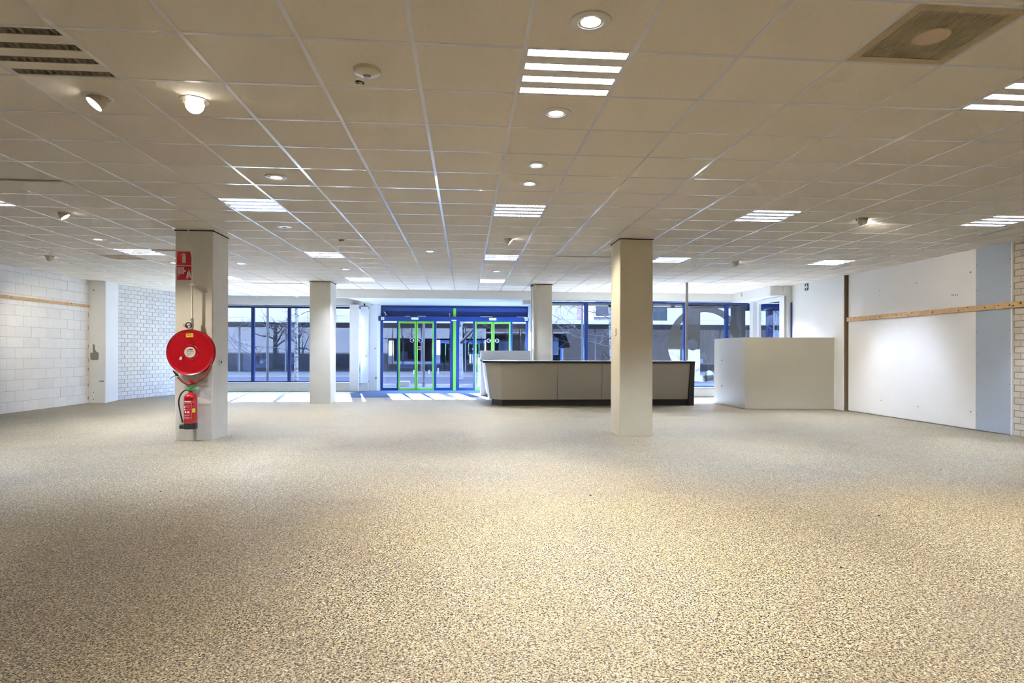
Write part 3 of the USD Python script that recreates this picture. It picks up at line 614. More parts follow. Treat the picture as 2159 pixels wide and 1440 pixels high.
pr = [sbox(-.062, .528, .032, .540), sbox(-.068, .512, .040, .516), sbox(-.065, .478, .03, .481), sbox(-.03, .456, .02, .459), sbox(-.03, .43, .04, .433)]
pr += [Point(-.052, .47).buffer(.010, 8), sbox(-.062, .448, -.04, .462), Point(-.050, .43).buffer(.011, 8), sbox(-.048, .384, -.022, .408), sbox(-.008, .384, .018, .408)]
pr += [sbox(-.065, .36 - .012 * k, .03 - .012 * (k % 3), .3625 - .012 * k) for k in range(5)]
for g in getattr(unary_union(pr), 'geoms', []): fe.add('print', wrap(g, er), 'signw', under=lb)
fe.add('yellow_label', wrap(sbox(.050, .392, .092, .445), er), 'yellow', label='yellow inspection label')
fe.add('print', wrap(unary_union([Point(.062, .53).buffer(.008, 8), Point(.062, .47).buffer(.007, 8)]), er), 'rsoft')

def sign_plate(name, label, z0, z1, icon):
    t = Thing(name, label, 'sign', (-3.80, 8.83, z0))
    b = t.add('plate', box(-3.896, -3.71, 8.832, 8.84, z0, z1, .001), 'redsign')
    for g in icon: t.add('symbol', plate(g, 8.8305, 8.8325), 'signw')
    return t
gx, gz = -3.803, 2.372
ext = unary_union([Polygon([(gx - .022, gz + .03), (gx + .022, gz + .03), (gx + .022, gz + .118), (gx + .014, gz + .134), (gx - .014, gz + .134), (gx - .022, gz + .118)]),
                   sbox(gx - .007, gz + .13, gx + .007, gz + .15), Polygon([(gx + .018, gz + .137), (gx + .018, gz + .150), (gx - .004, gz + .162), (gx - .028, gz + .150), (gx - .042, gz + .126), (gx - .034, gz + .122), (gx - .020, gz + .140), (gx - .004, gz + .148)])])
sign_plate('extinguisher_sign', 'red square sign with a white extinguisher symbol, upper of two', 2.374, 2.557, [ext])
rz = 2.176
reel = [sbox(-3.888 + .0105 * k, rz + .085, -3.8825 + .0105 * k, rz + .168) for k in range(7)] + [sbox(-3.812, rz + .075, -3.802, rz + .172), sbox(-3.888, rz + .078, -3.815, rz + .083), sbox(-3.886, rz + .028, -3.880, rz + .08), sbox(-3.872, rz + .05, -3.866, rz + .08), Point(-3.79, rz + .118).buffer(.012, 10), Point(-3.883, rz + .022).buffer(.006, 8)]
fl_ = [affinity.translate(affinity.rotate(affinity.scale(Polygon([(-.012, -.05), (.006, -.045), (.013, 0), (.002, .05), (-.006, .018), (-.016, -.01)]), s, s), 14), dx, dz) for s, dx, dz in ((1.0, -3.755, rz + .075), (.95, -3.735, rz + .10), (.75, -3.722, rz + .055), (.6, -3.765, rz + .035))]
sign_plate('hose_reel_sign', 'red square sign with white hose reel and flame symbols, lower of two', 2.174, 2.358, reel + [unary_union(fl_)])
ins = Thing('valve_sticker', 'tiny white sticker with red print beside the valve', 'sticker', (-3.78, 8.84, 1.55))
ins.add('symbol', plate(Point(-3.80, 1.56).buffer(.014).difference(Point(-3.80, 1.56).buffer(.009)), 8.838, 8.8402), 'ink')
ins.add('print', plate(sbox(-3.775, 1.556, -3.70, 1.562), 8.838, 8.8402), 'rsoft')

def socket(name, label, loc, face, w=.08, h=.08, switch=False):
    x, y, z = loc; t = Thing(name, label, 'socket', loc)
    if face == 'x+': t.add('plate', box(x, x + .016, y - w / 2, y + w / 2, z - h / 2, z + h / 2, .004), 'plastic'); t.add('insert', lathe([(0, 0), (.02, 0), (.018, .004), (0, .002)], (0, 0, 0), n=16).apply_transform(trimesh.transformations.rotation_matrix(np.pi / 2, [0, 1, 0])).apply_translation([x + .0155, y, z]), 'ink')
    elif face == 'x-': t.add('plate', box(x - .014, x, y - w / 2, y + w / 2, z - h / 2, z + h / 2, .004), 'plastic'); t.add('rocker', box(x - .019, x - .013, y - w / 3, y + w / 3, z - h / 3, z + h / 3, .002), 'plastic')
    else: t.add('plate', box(x - w / 2, x + w / 2, y - .016, y, z - h / 2, z + h / 2, .004), 'plastic'); t.add('insert', box(x - .008 + .02, x + .03, y - .018, y - .015, z - .02, z + .02), 'ink')
    return t
socket('wall_socket', 'white wall socket on the side of the hose reel column', (-3.429, 9.10, 1.055), 'x+')
socket('light_switch', 'white light switch on the left side of the column before the desk', (2.21, 9.10, 1.51), 'x-', .07, .10)
socket('wall_socket', 'white double wall socket on the pillar left of the entrance', (-3.08, 19.70, 1.09), 'y-', .09, .08)
socket('push_button', 'white push button box on the pillar beside the entrance doors', (-2.83, 19.82, 1.32), 'y-', .06, .12)
key = Thing('key_switch', 'small dark key switch low on the pillar beside the entrance doors', 'switch', (-2.80, 19.82, .40))
key.add('body', box(-2.79, -2.76, 19.79, 19.82, .37, .43, .004), 'ink'); key.add('plate', box(-2.85, -2.81, 19.81, 19.82, .38, .42, .003), 'plastic')

aid = Thing('first_aid_sign', 'small green sign with a white cross high on the right wall', 'sign', (7.93, 14.03, 2.69))
aid.add('plate', box(7.922, 7.93, 13.955, 14.10, 2.672, 2.832, .001), 'aidg')
ax = unary_union([sbox(14.01, 2.69, 14.045, 2.815), sbox(13.972, 2.733, 14.083, 2.772)])
aid.add('cross', side(ax, 7.920, 7.9225), 'signw')
det = Thing('motion_detector', 'white motion detector under the ceiling in the right rear corner', 'detector', (7.41, 16.35, 2.7))
det.add('body', hull([(7.36, 16.30, 2.845), (7.44, 16.30, 2.845), (7.44, 16.42, 2.845), (7.36, 16.42, 2.845), (7.37, 16.30, 2.72), (7.43, 16.30, 2.72), (7.43, 16.42, 2.72), (7.37, 16.42, 2.72)]), 'plastic')
det.add('lens', box(7.375, 7.425, 16.293, 16.302, 2.735, 2.79, .003), 'cream')
bd = Thing('door_sensor', 'small dark detector hanging under the beam end above the left pillar', 'detector', (-3.0, 19.3, 2.57))
bd.add('mount', box(-3.06, -2.94, 18.9, 19.0, 2.655, 2.685, .003), 'plastic'); bd.add('eye', box(-3.02, -2.98, 18.92, 18.98, 2.57, 2.657, .004), 'blackp')

# ------------------------------------------------------------------ wooden battens
def batten(label, p0, p1, z0, z1, t0, knots=()):
    """A pine batten screwed along a wall, from p0 to p1 (the wall face), t0 thick towards the room."""
    a, b = np.array([*p0, 0.]), np.array([*p1, 0.]); d = (b - a) / np.linalg.norm(b - a); n = np.array([d[1], -d[0], 0])
    if n[0] * a[0] > 0: n = -n
    t = Thing('wooden_batten', label, 'batten', tuple((a + b) / 2 + [0, 0, z0])); c = []
    for q in (a, b):
        for o in (.0, t0):
            for z in (z0, z1): c.append(q + n * o + [0, 0, z])
    t.add('board', hull(c), 'pine')
    Ln = np.linalg.norm(b - a)
    for s, zz, r in knots:
        e = a + d * Ln * s + n * (t0 + .0006); m = lathe([(0, -.001), (r, -.001), (r * .8, .0008), (0, .001)], (0, 0, 0), n=10)
        T = np.eye(4); T[:3, 0], T[:3, 1], T[:3, 2], T[:3, 3] = d, np.cross(n, d), n, e + [0, 0, z0 + (z1 - z0) * zz]; t.add('knot', m.apply_transform(T), 'knot')
    return t
batten('pine batten along the white block wall on the left', (-8.731 - math.tan(A) * 9.3, 15.33 - 9.3), (-8.733, 15.33), 2.222, 2.278, .03, [(.74, .5, .012), (.85, .4, .01), (.93, .7, .012), (.975, .4, .01)])
batten('long pine batten across the white board on the right wall', (8.005, 9.795), (8.005, 12.55), 1.872, 1.956, .034, [(.12, .5, .016), (.45, .6, .017), (.33, .2, .011), (.3, .7, .014), (.62, .5, .010), (.9, .8, .012)])
batten('short pine batten crossing the blue-grey plasterboard', (8.0, 8.842), (8.0, 9.785), 1.874, 1.956, .036, [(.2, .5, .013), (.55, .8, .010), (.75, .3, .012)])
batten('pine batten end piece running onto the rose brick wall', (8.0, 7.3), (8.0, 8.834), 1.876, 1.962, .036, [(.97, .6, .012), (.84, .5, .017), (.80, .35, .015), (.72, .7, .02), (.6, .4, .015)])

# ------------------------------------------------------------------ reception desk
dk = Thing('reception_desk', 'beige panelled reception desk with a black worktop and plinth', 'desk', (2.8, 14.4, 0))
yt, yb, zt, zb = 13.94, 14.06, .965, .142
def fpanel(xt0, xt1, xb0, xb1, g=.004):
    return hull([(xt0 + g, yt, zt), (xt1 - g, yt, zt), (xb0 + g, yb, zb), (xb1 - g, yb, zb), (xt0 + g, yt + .02, zt), (xt1 - g, yt + .02, zt), (xb0 + g, yb + .02, zb), (xb1 - g, yb + .02, zb)])
xs_t = [.787, 1.05, 2.063, 3.077, 4.09, 5.118]; xs_b = [.806, 1.062, 2.075, 3.09, 4.10, 5.10]
for k in range(5): dk.add('front_panel', fpanel(xs_t[k], xs_t[k + 1], xs_b[k], xs_b[k + 1], .004 if k else .0), 'desk')
dk.add('corner_panel', hull([(.447, 14.27, zt), (.787, yt, zt), (.787, yt + .02, zt), (.467, 14.28, zt), (.563, 14.37, zb), (.806, yb, zb), (.806, yb + .02, zb), (.583, 14.38, zb)]), 'desk', label='angled corner panel at the left end')
dk.add('side_panel', hull([(.447, 14.27, zt), (.467, 14.28, zt), (.447, 17.55, zt), (.467, 17.55, zt), (.563, 14.37, zb), (.583, 14.38, zb), (.563, 17.55, zb), (.583, 17.55, zb)]), 'white', label='white leaning side of the left wing')
dk.add('plinth', prism([(.60, 14.42), (.83, 14.12), (5.16, 14.12), (5.16, 14.70), (1.2, 14.70), (1.2, 17.5), (.60, 17.5)], 0, zb, ), 'plinth')
dk.add('carcass', join(hull([(.82, yt + .022, zt), (5.14, yt + .022, zt), (5.14, 14.72, zt), (.9, 14.72, zt), (.85, yb + .022, zb), (5.14, yb + .022, zb), (5.14, 14.72, zb), (.9, 14.72, zb)]),
                       hull([(.47, 14.4, zt), (1.15, 14.4, zt), (1.15, 17.5, zt), (.47, 17.5, zt), (.588, 14.42, zb), (1.15, 14.42, zb), (1.15, 17.5, zb), (.588, 17.5, zb)])), 'part')
wt = Polygon([(.40, 14.24), (.77, 13.905), (5.215, 13.905), (5.215, 14.80), (1.25, 14.80), (1.25, 17.55), (.40, 17.55)])
dk.add('worktop', prism(wt, zt + .002, 1.012), 'black', label='black worktop')
dk.add('worktop_face', prism(wt.buffer(-.004), 1.012, 1.0145), 'grey', label='grey laminate top surface')
dk.add('end_panel', hull([(5.12, 13.92, 1.012), (5.215, 13.92, 1.012), (5.215, 14.80, 1.012), (5.12, 14.80, 1.012), (5.105, 14.04, 0), (5.215, 13.98, 0), (5.215, 14.80, 0), (5.105, 14.80, 0)]), 'black', label='black end panel at the right')
bc = Thing('back_cabinet', 'tall white cabinet panel at the back of the desk wing', 'cabinet', (1.12, 17.7, 0))
bc.add('body', box(.417, 1.834, 17.6, 17.95, .006, 1.26, .006), 'white')
bc.add('handle', box(.475, .49, 17.585, 17.602, 1.17, 1.22, .003), 'steel', label='small metal handle')
pt_ = Thing('partition', 'plain beige low partition boxed against the right wall', 'partition', (7, 13.3, 0))
d_ = np.array([7.985 - 6.0, 12.93 - 13.06]); 
pt_.add('front_board', hull([(6.0, 13.06, .006), (7.985, 12.93, .006), (7.985, 12.99, .006), (6.0, 13.12, .006), (6.0, 13.06, 1.545), (7.985, 12.93, 1.545), (7.985, 12.99, 1.545), (6.0, 13.12, 1.545)]), 'part')
pt_.add('side_board', hull([(5.962, 14.64, .006), (5.998, 13.06, .006), (6.05, 13.13, .006), (6.02, 14.64, .006), (5.962, 14.64, 1.545), (5.998, 13.06, 1.545), (6.05, 13.13, 1.545), (6.02, 14.64, 1.545)]), 'part', label='lighter end board facing the desk')
for z in (.42, 1.02):
    pt_.add('screw_cap', box(5.966, 5.976, 14.2, 14.23, z, z + .03), 'ink', label='dark screw hole in the end board')
pt_.add('foot_strip', box(6.06, 7.95, 13.16, 13.2, 0, .08), 'ink')

# ------------------------------------------------------------------ ceiling lights
def troffer(on=True, warm=False):
    t = Thing('ceiling_light', None, 'ceiling light', (0, 0, 0), local=True)
    hw = .296; slots = [-.247, -.082, .082, .247]; sw = .036; sl = .278
    pl = sbox(-hw, -hw, hw, hw)
    for s in slots: pl = pl.difference(sbox(-sl, s - sw, sl, s + sw))
    t.add('faceplate', prism(pl, .002, .006), 'plastic' if on else 'tile')
    for s in slots:
        tr = trimesh.Trimesh(*_trough(sl, sw, s), process=False)
        t.add('reflector', tr, 'louver' if on else 'louver_d')
        t.add('tube', tube([(-sl + .01, s, .060), (sl - .01, s, .060)], .013, 8), ('tube_w' if warm else 'tube') if on else 'tube_off', label='glowing fluorescent tube' if on else 'unlit fluorescent tube')
        b = [box(x - .0015, x + .0015, s - sw + .002, s + sw - .002, .004, .030) for x in np.linspace(-sl + .03, sl - .03, 13)]
        t.add('louver', join(*b), 'louver' if on else 'louver_d', stuff=True)
    return t
def _trough(l, w, s):
    """An open-bottomed reflector box around one tube."""
    v = np.array([(-l, s - w, .006), (l, s - w, .006), (l, s + w, .006), (-l, s + w, .006), (-l, s - w * .8, .085), (l, s - w * .8, .085), (l, s + w * .8, .085), (-l, s + w * .8, .085)])
    return v, np.array([(4, 5, 6), (4, 6, 7), (0, 1, 5), (0, 5, 4), (2, 3, 7), (2, 7, 6), (1, 2, 6), (1, 6, 5), (3, 0, 4), (3, 4, 7)])
lit = {True: troffer(True, True), False: troffer(True)}; off = troffer(False)
def where(i, j):
    side_ = {-9: 'far left column', -4: 'left column', 1: 'centre column', 6: 'right column', 11: 'far right column'}[i]
    row_ = {-6: 'added unseen above the camera', 0: 'nearest the camera', 6: 'in the second row', 12: 'in the third row', 18: 'in the row nearest the windows'}[j]
    return f'square four-tube louvred ceiling light, {side_}, {row_}'
first = {True: True, False: True}
for i, j in TROFFER:
    x, y = tc(i, j)
    if (i, j) == (-4, 0):
        off.prim.GetAttribute('xformOp:translate').Set(Gf.Vec3d(x, y, H)); off.tag('unlit square louvred ceiling light at the upper left, its tubes dark', group='louvred ceiling lights'); continue
    k = j <= 0; u_ = lit[k]                                  # the front rows still have warmer tubes than the rest
    if first[k]:
        u_.prim.GetAttribute('xformOp:translate').Set(Gf.Vec3d(x, y, H)); u_.tag(where(i, j), group='louvred ceiling lights'); first[k] = False
    else: u_.copy((x, y, H), where(i, j), group='louvred ceiling lights')

def beam(t, c, u, d, r, power, cone):
    s = UsdLux.SphereLight.Define(stage, t.path + '/beam'); s.CreateRadiusAttr(r); s.CreateIntensityAttr(power * (.05 / r) ** 2); s.CreateColorAttr(Gf.Vec3f(1, .92, .78))
    sh = UsdLux.ShapingAPI.Apply(s.GetPrim()); sh.CreateShapingConeAngleAttr(cone); sh.CreateShapingConeSoftnessAttr(.85)
    s.AddTransformOp().Set(Gf.Matrix4d(*map(float, u), 0, *map(float, np.cross(-np.array(d), u)), 0, *map(float, -np.array(d)), 0, *map(float, c), 1))

def downlight(x, y, label):
    t = Thing('downlight', label, 'downlight', (x, y, H + .002), local=True, group='round recessed downlights')
    t.add('trim_ring', lathe([(.062, -.001), (.062, -.010), (.070, -.013), (.100, -.007), (.104, -.001), (.104, .004), (.062, .004)], (0, 0, 0), n=40), 'plastic', smooth=40)
    t.add('inner_ring', lathe([(.050, .001), (.050, -.007), (.058, -.008), (.0615, -.002), (.0615, .001)], (0, 0, 0), n=36), 'lamp', smooth=40)
    t.add('lens', lathe([(0, -.004), (.0495, -.003), (.0495, .001), (0, .001)], (0, 0, 0), n=28), 'lens', label='bright round lens')
    beam(t, (0, 0, -.012), (1., 0, 0), (0, 0, -1.), .02, SPOT, 40.)
    return t
DL = [((1, -1), 'largest round recessed downlight, above the near centre louvred light'), ((1, 1), 'round recessed downlight just beyond the near centre louvred light'), ((1, 3), 'round recessed downlight, nearer of the close pair in the centre column'),
      ((1, 4), 'round recessed downlight, farther of the close pair in the centre column'), ((-3, 4), 'round recessed downlight just before the second left louvred light'), ((-1, 11), 'lone round recessed downlight left of the centre spotlight'),
      ((-7, 14), 'round recessed downlight just right of the hose reel column'), ((-4, 15), 'round recessed downlight above the column left of the entrance'), ((1, 15), 'round recessed downlight between the two farthest centre louvred lights'),
      ((-9, 10), 'round recessed downlight left of the hose reel column'), ((-9, 14), 'round recessed downlight touching the edge of the hose reel column'), ((5, 19), 'round recessed downlight near the column behind the desk'),
      ((8, 19), 'round recessed downlight over the right end of the desk'), ((10, 18), 'round recessed downlight beside the farthest right louvred light'), ((11, 19), 'round recessed downlight closest to the right rear corner')]
SPOT = 1450.
for (i, j), lab_ in DL:
    x, y = tc(i, j)
    downlight(x, y if y < 16.65 or x < -3.3 else 16.0 + .18 * (j - 19), lab_)

def swivel(i, j, az, tilt, label, power, r=.03):
    """A tilted spotlight hanging half out of its ceiling ring; az: where it points (degrees from +x), tilt: down from the horizontal."""
    x, y = tc(i, j); t = Thing('spotlight', label, 'spotlight', (x, y, H + .002), local=True, group='swivelling ceiling spotlights')
    t.add('trim_ring', lathe([(.068, .004), (.068, -.005), (.072, -.008), (.090, -.005), (.094, .002), (.094, .004)], (0, 0, 0), n=36), 'plastic', smooth=40)
    prof = [(.035, -.10), (.058, -.055), (.072, 0), (.076, .04), (.071, .04), (.066, .03), (0, .03), (0, -.10)]
    m = trimesh.creation.revolve(np.array(prof[:6] + [(.05, .0), (0, -.08), (0, -.10), (.035, -.10)]), sections=28)
    el = math.radians(tilt); a = math.radians(az)
    d = np.array([math.cos(el) * math.cos(a), math.cos(el) * math.sin(a), -math.sin(el)])
    u = np.cross([0, 0, 1.], d); u /= np.linalg.norm(u); w = np.cross(d, u)
    T = np.eye(4); T[:3, 0], T[:3, 1], T[:3, 2] = u, w, d; T[:3, :3] *= .74; T[:3, 3] = d * .010 + np.array([0, 0, -.022])
    t.add('lamp_head', m.apply_transform(T), 'lamp', smooth=40)
    t.add('lens', lathe([(0, .028), (.066, .026), (.066, .020), (0, .020)], (0, 0, 0), n=24).apply_transform(T), 'lens2', label='bright lens')
    for q in (-1, 1): t.add('arm', box(-.006, .006, -.004, .004, -.03, .0).apply_translation(u * .062 * q), 'lamp')
    beam(t, np.array([0, 0, -.022]) + d * .036, u, d, r, power, 34.)
    return t
swivel(-4, 1, 218, 52, 'cream spotlight tilted to the left beside the unlit louvred light', SPOT)
swivel(-3, 1, -62, 28, 'spotlight shining straight at the camera at the upper left', SPOT, .06)
swivel(-8, 7, 16, 52, 'cream spotlight tilted to the right at the far left', SPOT)
swivel(1, 9, -6, 38, 'cream spotlight tilted to the right in the centre column', SPOT)
swivel(8, 6, 42, 20, 'cream spotlight over the right side, nearer of two there', SPOT)
swivel(8, 12, 40, 34, 'cream spotlight over the right side, farther of two there', SPOT)
swivel(-12, 13, 115, 30, 'cream spotlight close to the block wall', SPOT)

x, y = tc(-1, 0)
sd = Thing('smoke_detector', 'round cream smoke detector on the near ceiling', 'smoke detector', (x + .005, y + .04, H))
sd.add('body', lathe([(0, -.036), (.03, -.035), (.062, -.030), (.076, -.020), (.078, -.008), (.078, .003), (0, .003)], (x + .005, y + .04, H), n=40), 'detector', smooth=40)
sd.add('sensor', lathe([(0, -.046), (.018, -.045), (.023, -.036), (0, -.036)], (x + .005, y + .04, H), n=20), 'grey', label='dark grey sensor dome')
x, y = tc(-4, 8)
rg = Thing('speaker_ring', 'small round white detector ring with a dark centre beyond the left louvred light', 'detector', (x, y, H))
rg.add('ring', lathe([(.03, .003), (.03, -.008), (.085, -.006), (.09, .003)], (x, y, H), n=28), 'plastic', smooth=40); rg.add('centre', lathe([(0, -.010), (.028, -.008), (.028, .003), (0, .003)], (x, y, H), n=16), 'ink')
sb = Thing('ceiling_sensor', 'tiny brown box on the ceiling grid left of centre', 'sensor', (X0 - P * 2.55, Y0 + P * 10, H - .02))
sb.add('body', box(X0 - P * 2.61, X0 - P * 2.47, Y0 + P * 10 - .05, Y0 + P * 10 + .05, H - .03, H - .001, .004), 'tan')

def diffuser(i, j, label):
    x, y = tc(i, j); t = Thing('air_diffuser', label, 'air vent', (x, y, H), local=True)
    o, n = .296, .235
    t.add('frame', prism(sbox(-o, -o, o, o).difference(sbox(-n, -n, n, n)), .001, .008), 'tan')
    t.add('swirl_plate', prism(sbox(-n, -n, n, n), .040, .044), 'tand', label='dark plate behind the slats')
    t.add('centre_disc', lathe([(0, -.001), (.085, -.001), (.088, .003), (.088, .012), (0, .012)], (0, 0, 0), n=36), 'tan', label='plain round disc in the middle')
    t.add('slats', join(*[box(a - .0026, a + .0026, -n, n, .004, .007) for a in np.linspace(-n + .004, n - .004, 42)]), 'tan', stuff=True)
    t.add('frame_rib', join(*[box(a - .001, a + .001, -o, o, -.0005, .0012) for a in np.linspace(-o + .004, o - .004, 72) if abs(a) > n], *[box(a - .001, a + .001, s * (n + o) / 2 - .03, s * (n + o) / 2 + .03, -.0005, .0012) for a in np.linspace(-n + .004, n - .004, 58) for s in (-1, 1)]), 'tan', stuff=True)
    return t
diffuser(4, -1, 'large tan square air diffuser at the upper right')
diffuser(-10, 13, 'tan square air diffuser beside the far left louvred light')

def slot(x, y, label, grp):
    t = Thing('slot_diffuser', label, 'air vent', (x, y, H), local=True, group=grp)
    t.add('frame', prism(sbox(-.05, -.28, .05, .28).difference(sbox(-.014, -.26, .014, .26)), -.004, .004), 'plastic')
    t.add('slit', box(-.014, .014, -.26, .26, -.001, .004), 'ink', label='dark open slit')
for k, (j, q) in enumerate(((7, 'nearest'), (9, 'second nearest'), (11, 'third'), (13, 'farthest'))):
    slot(X0 + P * 12.35, Y0 + P * (j + .5), f'narrow slot air vent in the ceiling along the right wall, {q} of four', 'slot vents along the right wall')
for k, (j, q) in enumerate(((12, 'nearest'), (14, 'second'), (16, 'third'), (18, 'fourth'), (20, 'farthest'))):
    slot(X0 + P * -11.94, Y0 + P * (j + .5), f'narrow slot air vent in the ceiling along the left wall, {q} of five', 'slot vents along the left wall')

# ------------------------------------------------------------------ our building's outside, street
ob = Thing('building', 'outside of the hall itself: pale wall and roof above the shop front', 'building', (0, 20.3, 3))
ob.add('roof', box(-10, 11, -5, 20.2, 3.26, 3.4), 'ownwall')
ob.add('upper_wall', box(-9.2, 2.15, 20.15, 20.4, 2.66, 8.0), 'ownwall'); ob.add('upper_wall', box(2.15, 11, 17.2, 17.45, 2.66, 8.0), 'darkwall')
ob.add('side_wall', box(-34, -8.05, 19.95, 20.3, -.1, 8.0), 'ownwall'); ob.add('side_wall', box(10.8, 34, 17.2, 17.5, -.1, 8.0), 'darkwall')
gr = Thing('street', 'grey paved street with kerbs between the two shop fronts', 'street', (0, 31, -.1), kind='structure')
gr.add('footpath', box(-40, 40, 17.2, 25.6, -.3, -.09), 'paving'); gr.add('kerb', box(-40, 40, 25.6, 25.78, -.3, -.085, .01), 'kerb'); gr.add('roadway', box(-40, 40, 25.78, 33.8, -.3, -.13), 'asphalt')
gr.add('kerb', box(-40, 40, 33.8, 33.98, -.3, -.085, .01), 'kerb'); gr.add('footpath', box(-40, 40, 33.98, 48, -.3, -.1), 'paving')
gr.add('gutter', box(-40, 40, 36.2, 36.4, -.1, -.092), 'kerb', label='pale drain line in the far pavement')
YO = 43.0
op = Thing('building', 'white shop building across the street with dark show windows', 'building', (0, YO, -.1))
op.add('upper_wall', box(-40, 7.75, YO, YO + .4, 3.46, 13.6), 'facade'); op.add('upper_wall', box(11.4, 13.0, YO, YO + .4, 3.46, 13.6), 'facade'); op.add('upper_wall', box(14.1, 40, YO, YO + .4, 3.46, 13.6), 'facade')
op.add('upper_wall', box(7.75, 14.1, YO, YO + .4, 5.6, 13.6), 'facade')
op.add('brick_pier', box(7.75, 8.05, YO - .05, YO + .3, 3.46, 5.6), 'brown'); op.add('grey_panel', box(8.05, 8.9, YO + .05, YO + .3, 3.46, 5.6), 'gpanel'); op.add('grey_panel', box(13.0, 14.1, YO + .05, YO + .3, 3.46, 5.6), 'curtaind')
for a, b in ((8.95, 10.1), (10.2, 11.3)):
    wq = op.add('window', plate(rect_ring(a, b, 3.7, 5.4, .08), YO + .1, YO + .2), 'gpanel'); op.add('window_pane', box(a + .08, b - .08, YO + .15, YO + .16, 3.78, 5.32), 'shopglass', under=wq)
op.add('window_back', box(8.9, 11.4, YO + .3, YO + .4, 3.46, 5.6), 'facade')
op.add('canopy', box(-40, 40, YO - 1.3, YO + .05, 3.13, 3.40, .02), 'facade'); op.add('canopy_joint', box(-40, 40, YO - .2, YO + .02, 3.40, 3.48), 'ink', label='dark joint above the canopy')
op.add('window_head', box(-40, 40, YO - .02, YO + .2, 2.86, 3.13), 'slat')
for k, x in enumerate(np.arange(-39, 40, 3.0)):
    op.add('shop_pane', box(x + .04, x + 2.96, YO + .1, YO + .112, -.08, 2.86), 'shopglass'); op.add('shop_mullion', box(x - .04, x + .04, YO + .06, YO + .16, -.08, 2.86), 'slat')
op.add('shop_floor', box(-40, 40, YO + .2, YO + 5, -.2, -.06), 'inside'); op.add('shop_ceiling', box(-40, 40, YO + .2, YO + 5, 3.0, 3.1), 'inside'); op.add('shop_wall', box(-40, 40, YO + 4.2, YO + 4.5, -.1, 3.1), 'inside')
for k in range(14): op.add('slat_board', box(-17.5, -9.2, YO + 1.9, YO + 1.96, .0 + .2 * k, .19 + .2 * k, .008), 'slat')
for k, x in enumerate((-7.6, -7.2, -6.8, -6.4, -6.0, -5.6)):
    f_ = [(x + .03 * a, .10 * math.sin(a * 1.9 + k)) for a in range(14)]
    op.add('curtain', prism([(u, YO + .6 + v) for u, v in f_] + [(u, YO + .64 + v) for u, v in f_[::-1]], -.05, 2.85), 'curtain')
for k in range(14):
    x = 13.0 + .42 * k; f_ = [(x + .03 * a, .08 * math.sin(a * 1.7 + k)) for a in range(14)]
    op.add('curtain', prism([(u, YO + .9 + v) for u, v in f_] + [(u, YO + .94 + v) for u, v in f_[::-1]], -.05, 2.85), 'curtaind')
for k, x in enumerate((-7.9, 2.3)):
    op.add('show_panel', box(x, x + .75, YO + .7, YO + .76, .9, 2.0), 'gpanel')

def far(name, label, cat, loc, parts, grp=None):
    t = Thing(name, label, cat, loc, local=True, group=grp)
    for nm, m, mm in parts: t.add(nm, m, mm)
    return t
far('display_pole', 'leaning pale display pole in the shop window opposite, far left', 'display', (-15.0, YO + .5, -.06), [('board', hull([(-.3, 0, 0), (.0, 0, 0), (.0, .06, 0), (-.3, .06, 0), (-.42, 0, 2.2), (-.17, 0, 2.2), (-.17, .06, 2.2), (-.42, .06, 2.2)]), 'facade'), ('tip', hull([(-.45, 0, 2.25), (-.2, 0, 2.25), (-.3, .06, 2.25), (-.45, 0, 2.32), (-.2, 0, 2.32), (-.3, .06, 2.32)]), 'facade'), ('spike', hull([(-.42, 0, 2.4), (-.28, 0, 2.4), (-.33, .06, 2.4), (-.42, .03, 2.9)]), 'facade')])
far('display_screen', 'pale room divider in the shop window opposite', 'display', (-14.7, YO + .9, -.06), [('panel', box(-.35, .15, 0, .05, 0, 2.0, .01), 'gpanel'), ('fold', hull([(.15, 0, 0), (.4, -.25, 0), (.4, -.2, 0), (.15, .05, 0), (.15, 0, 2.1), (.4, -.25, 2.1), (.4, -.2, 2.1), (.15, .05, 2.1)]), 'gpanel'), ('window_print', box(-.33, -.05, -.02, .0, 1.3, 1.8, .005), 'facade')])
def armchair(c): return [('seat', box(-.38, .38, -.38, .38, .18, .42, .05), c), ('backrest', box(-.38, .38, .24, .42, .3, .85, .06), c), ('armrest', box(-.5, -.36, -.38, .4, .15, .58, .05), c), ('armrest', box(.36, .5, -.38, .4, .15, .58, .05), c), ('leg', join(*[box(sx * .4 - .02, sx * .4 + .02, sy * .32 - .02, sy * .32 + .02, 0, .16) for sx in (-1, 1) for sy in (-1, 1)]), 'slat')]
far('armchair', 'grey armchair in the shop window opposite, seen through the left window', 'armchair', (-13.7, YO + .9, -.06), armchair('sofa') + [('price_card', box(-.1, .12, -.40, -.39, .5, .68), 'paper')])
far('armchair', 'dark blue armchair in the shop opposite, seen through the entrance', 'armchair', (-2.0, YO + .9, -.06), armchair('dblue'))
far('sofa', 'plum sofa end in the shop opposite, seen through the green doors', 'sofa', (-4.0, YO + .9, -.06), [('seat', box(-.5, .5, -.4, .4, .1, .42, .05), 'sofap'), ('armrest', box(-.55, .5, -.42, -.2, .1, .6, .06), 'sofap'), ('backrest', box(-.5, .5, .25, .42, .3, .78, .06), 'sofap')])
far('display_board', 'pale panel behind the sofa in the shop opposite', 'display', (-4.3, YO + 1.5, -.06), [('board', box(-.25, .25, 0, .05, .5, 1.35, .01), 'facade')])
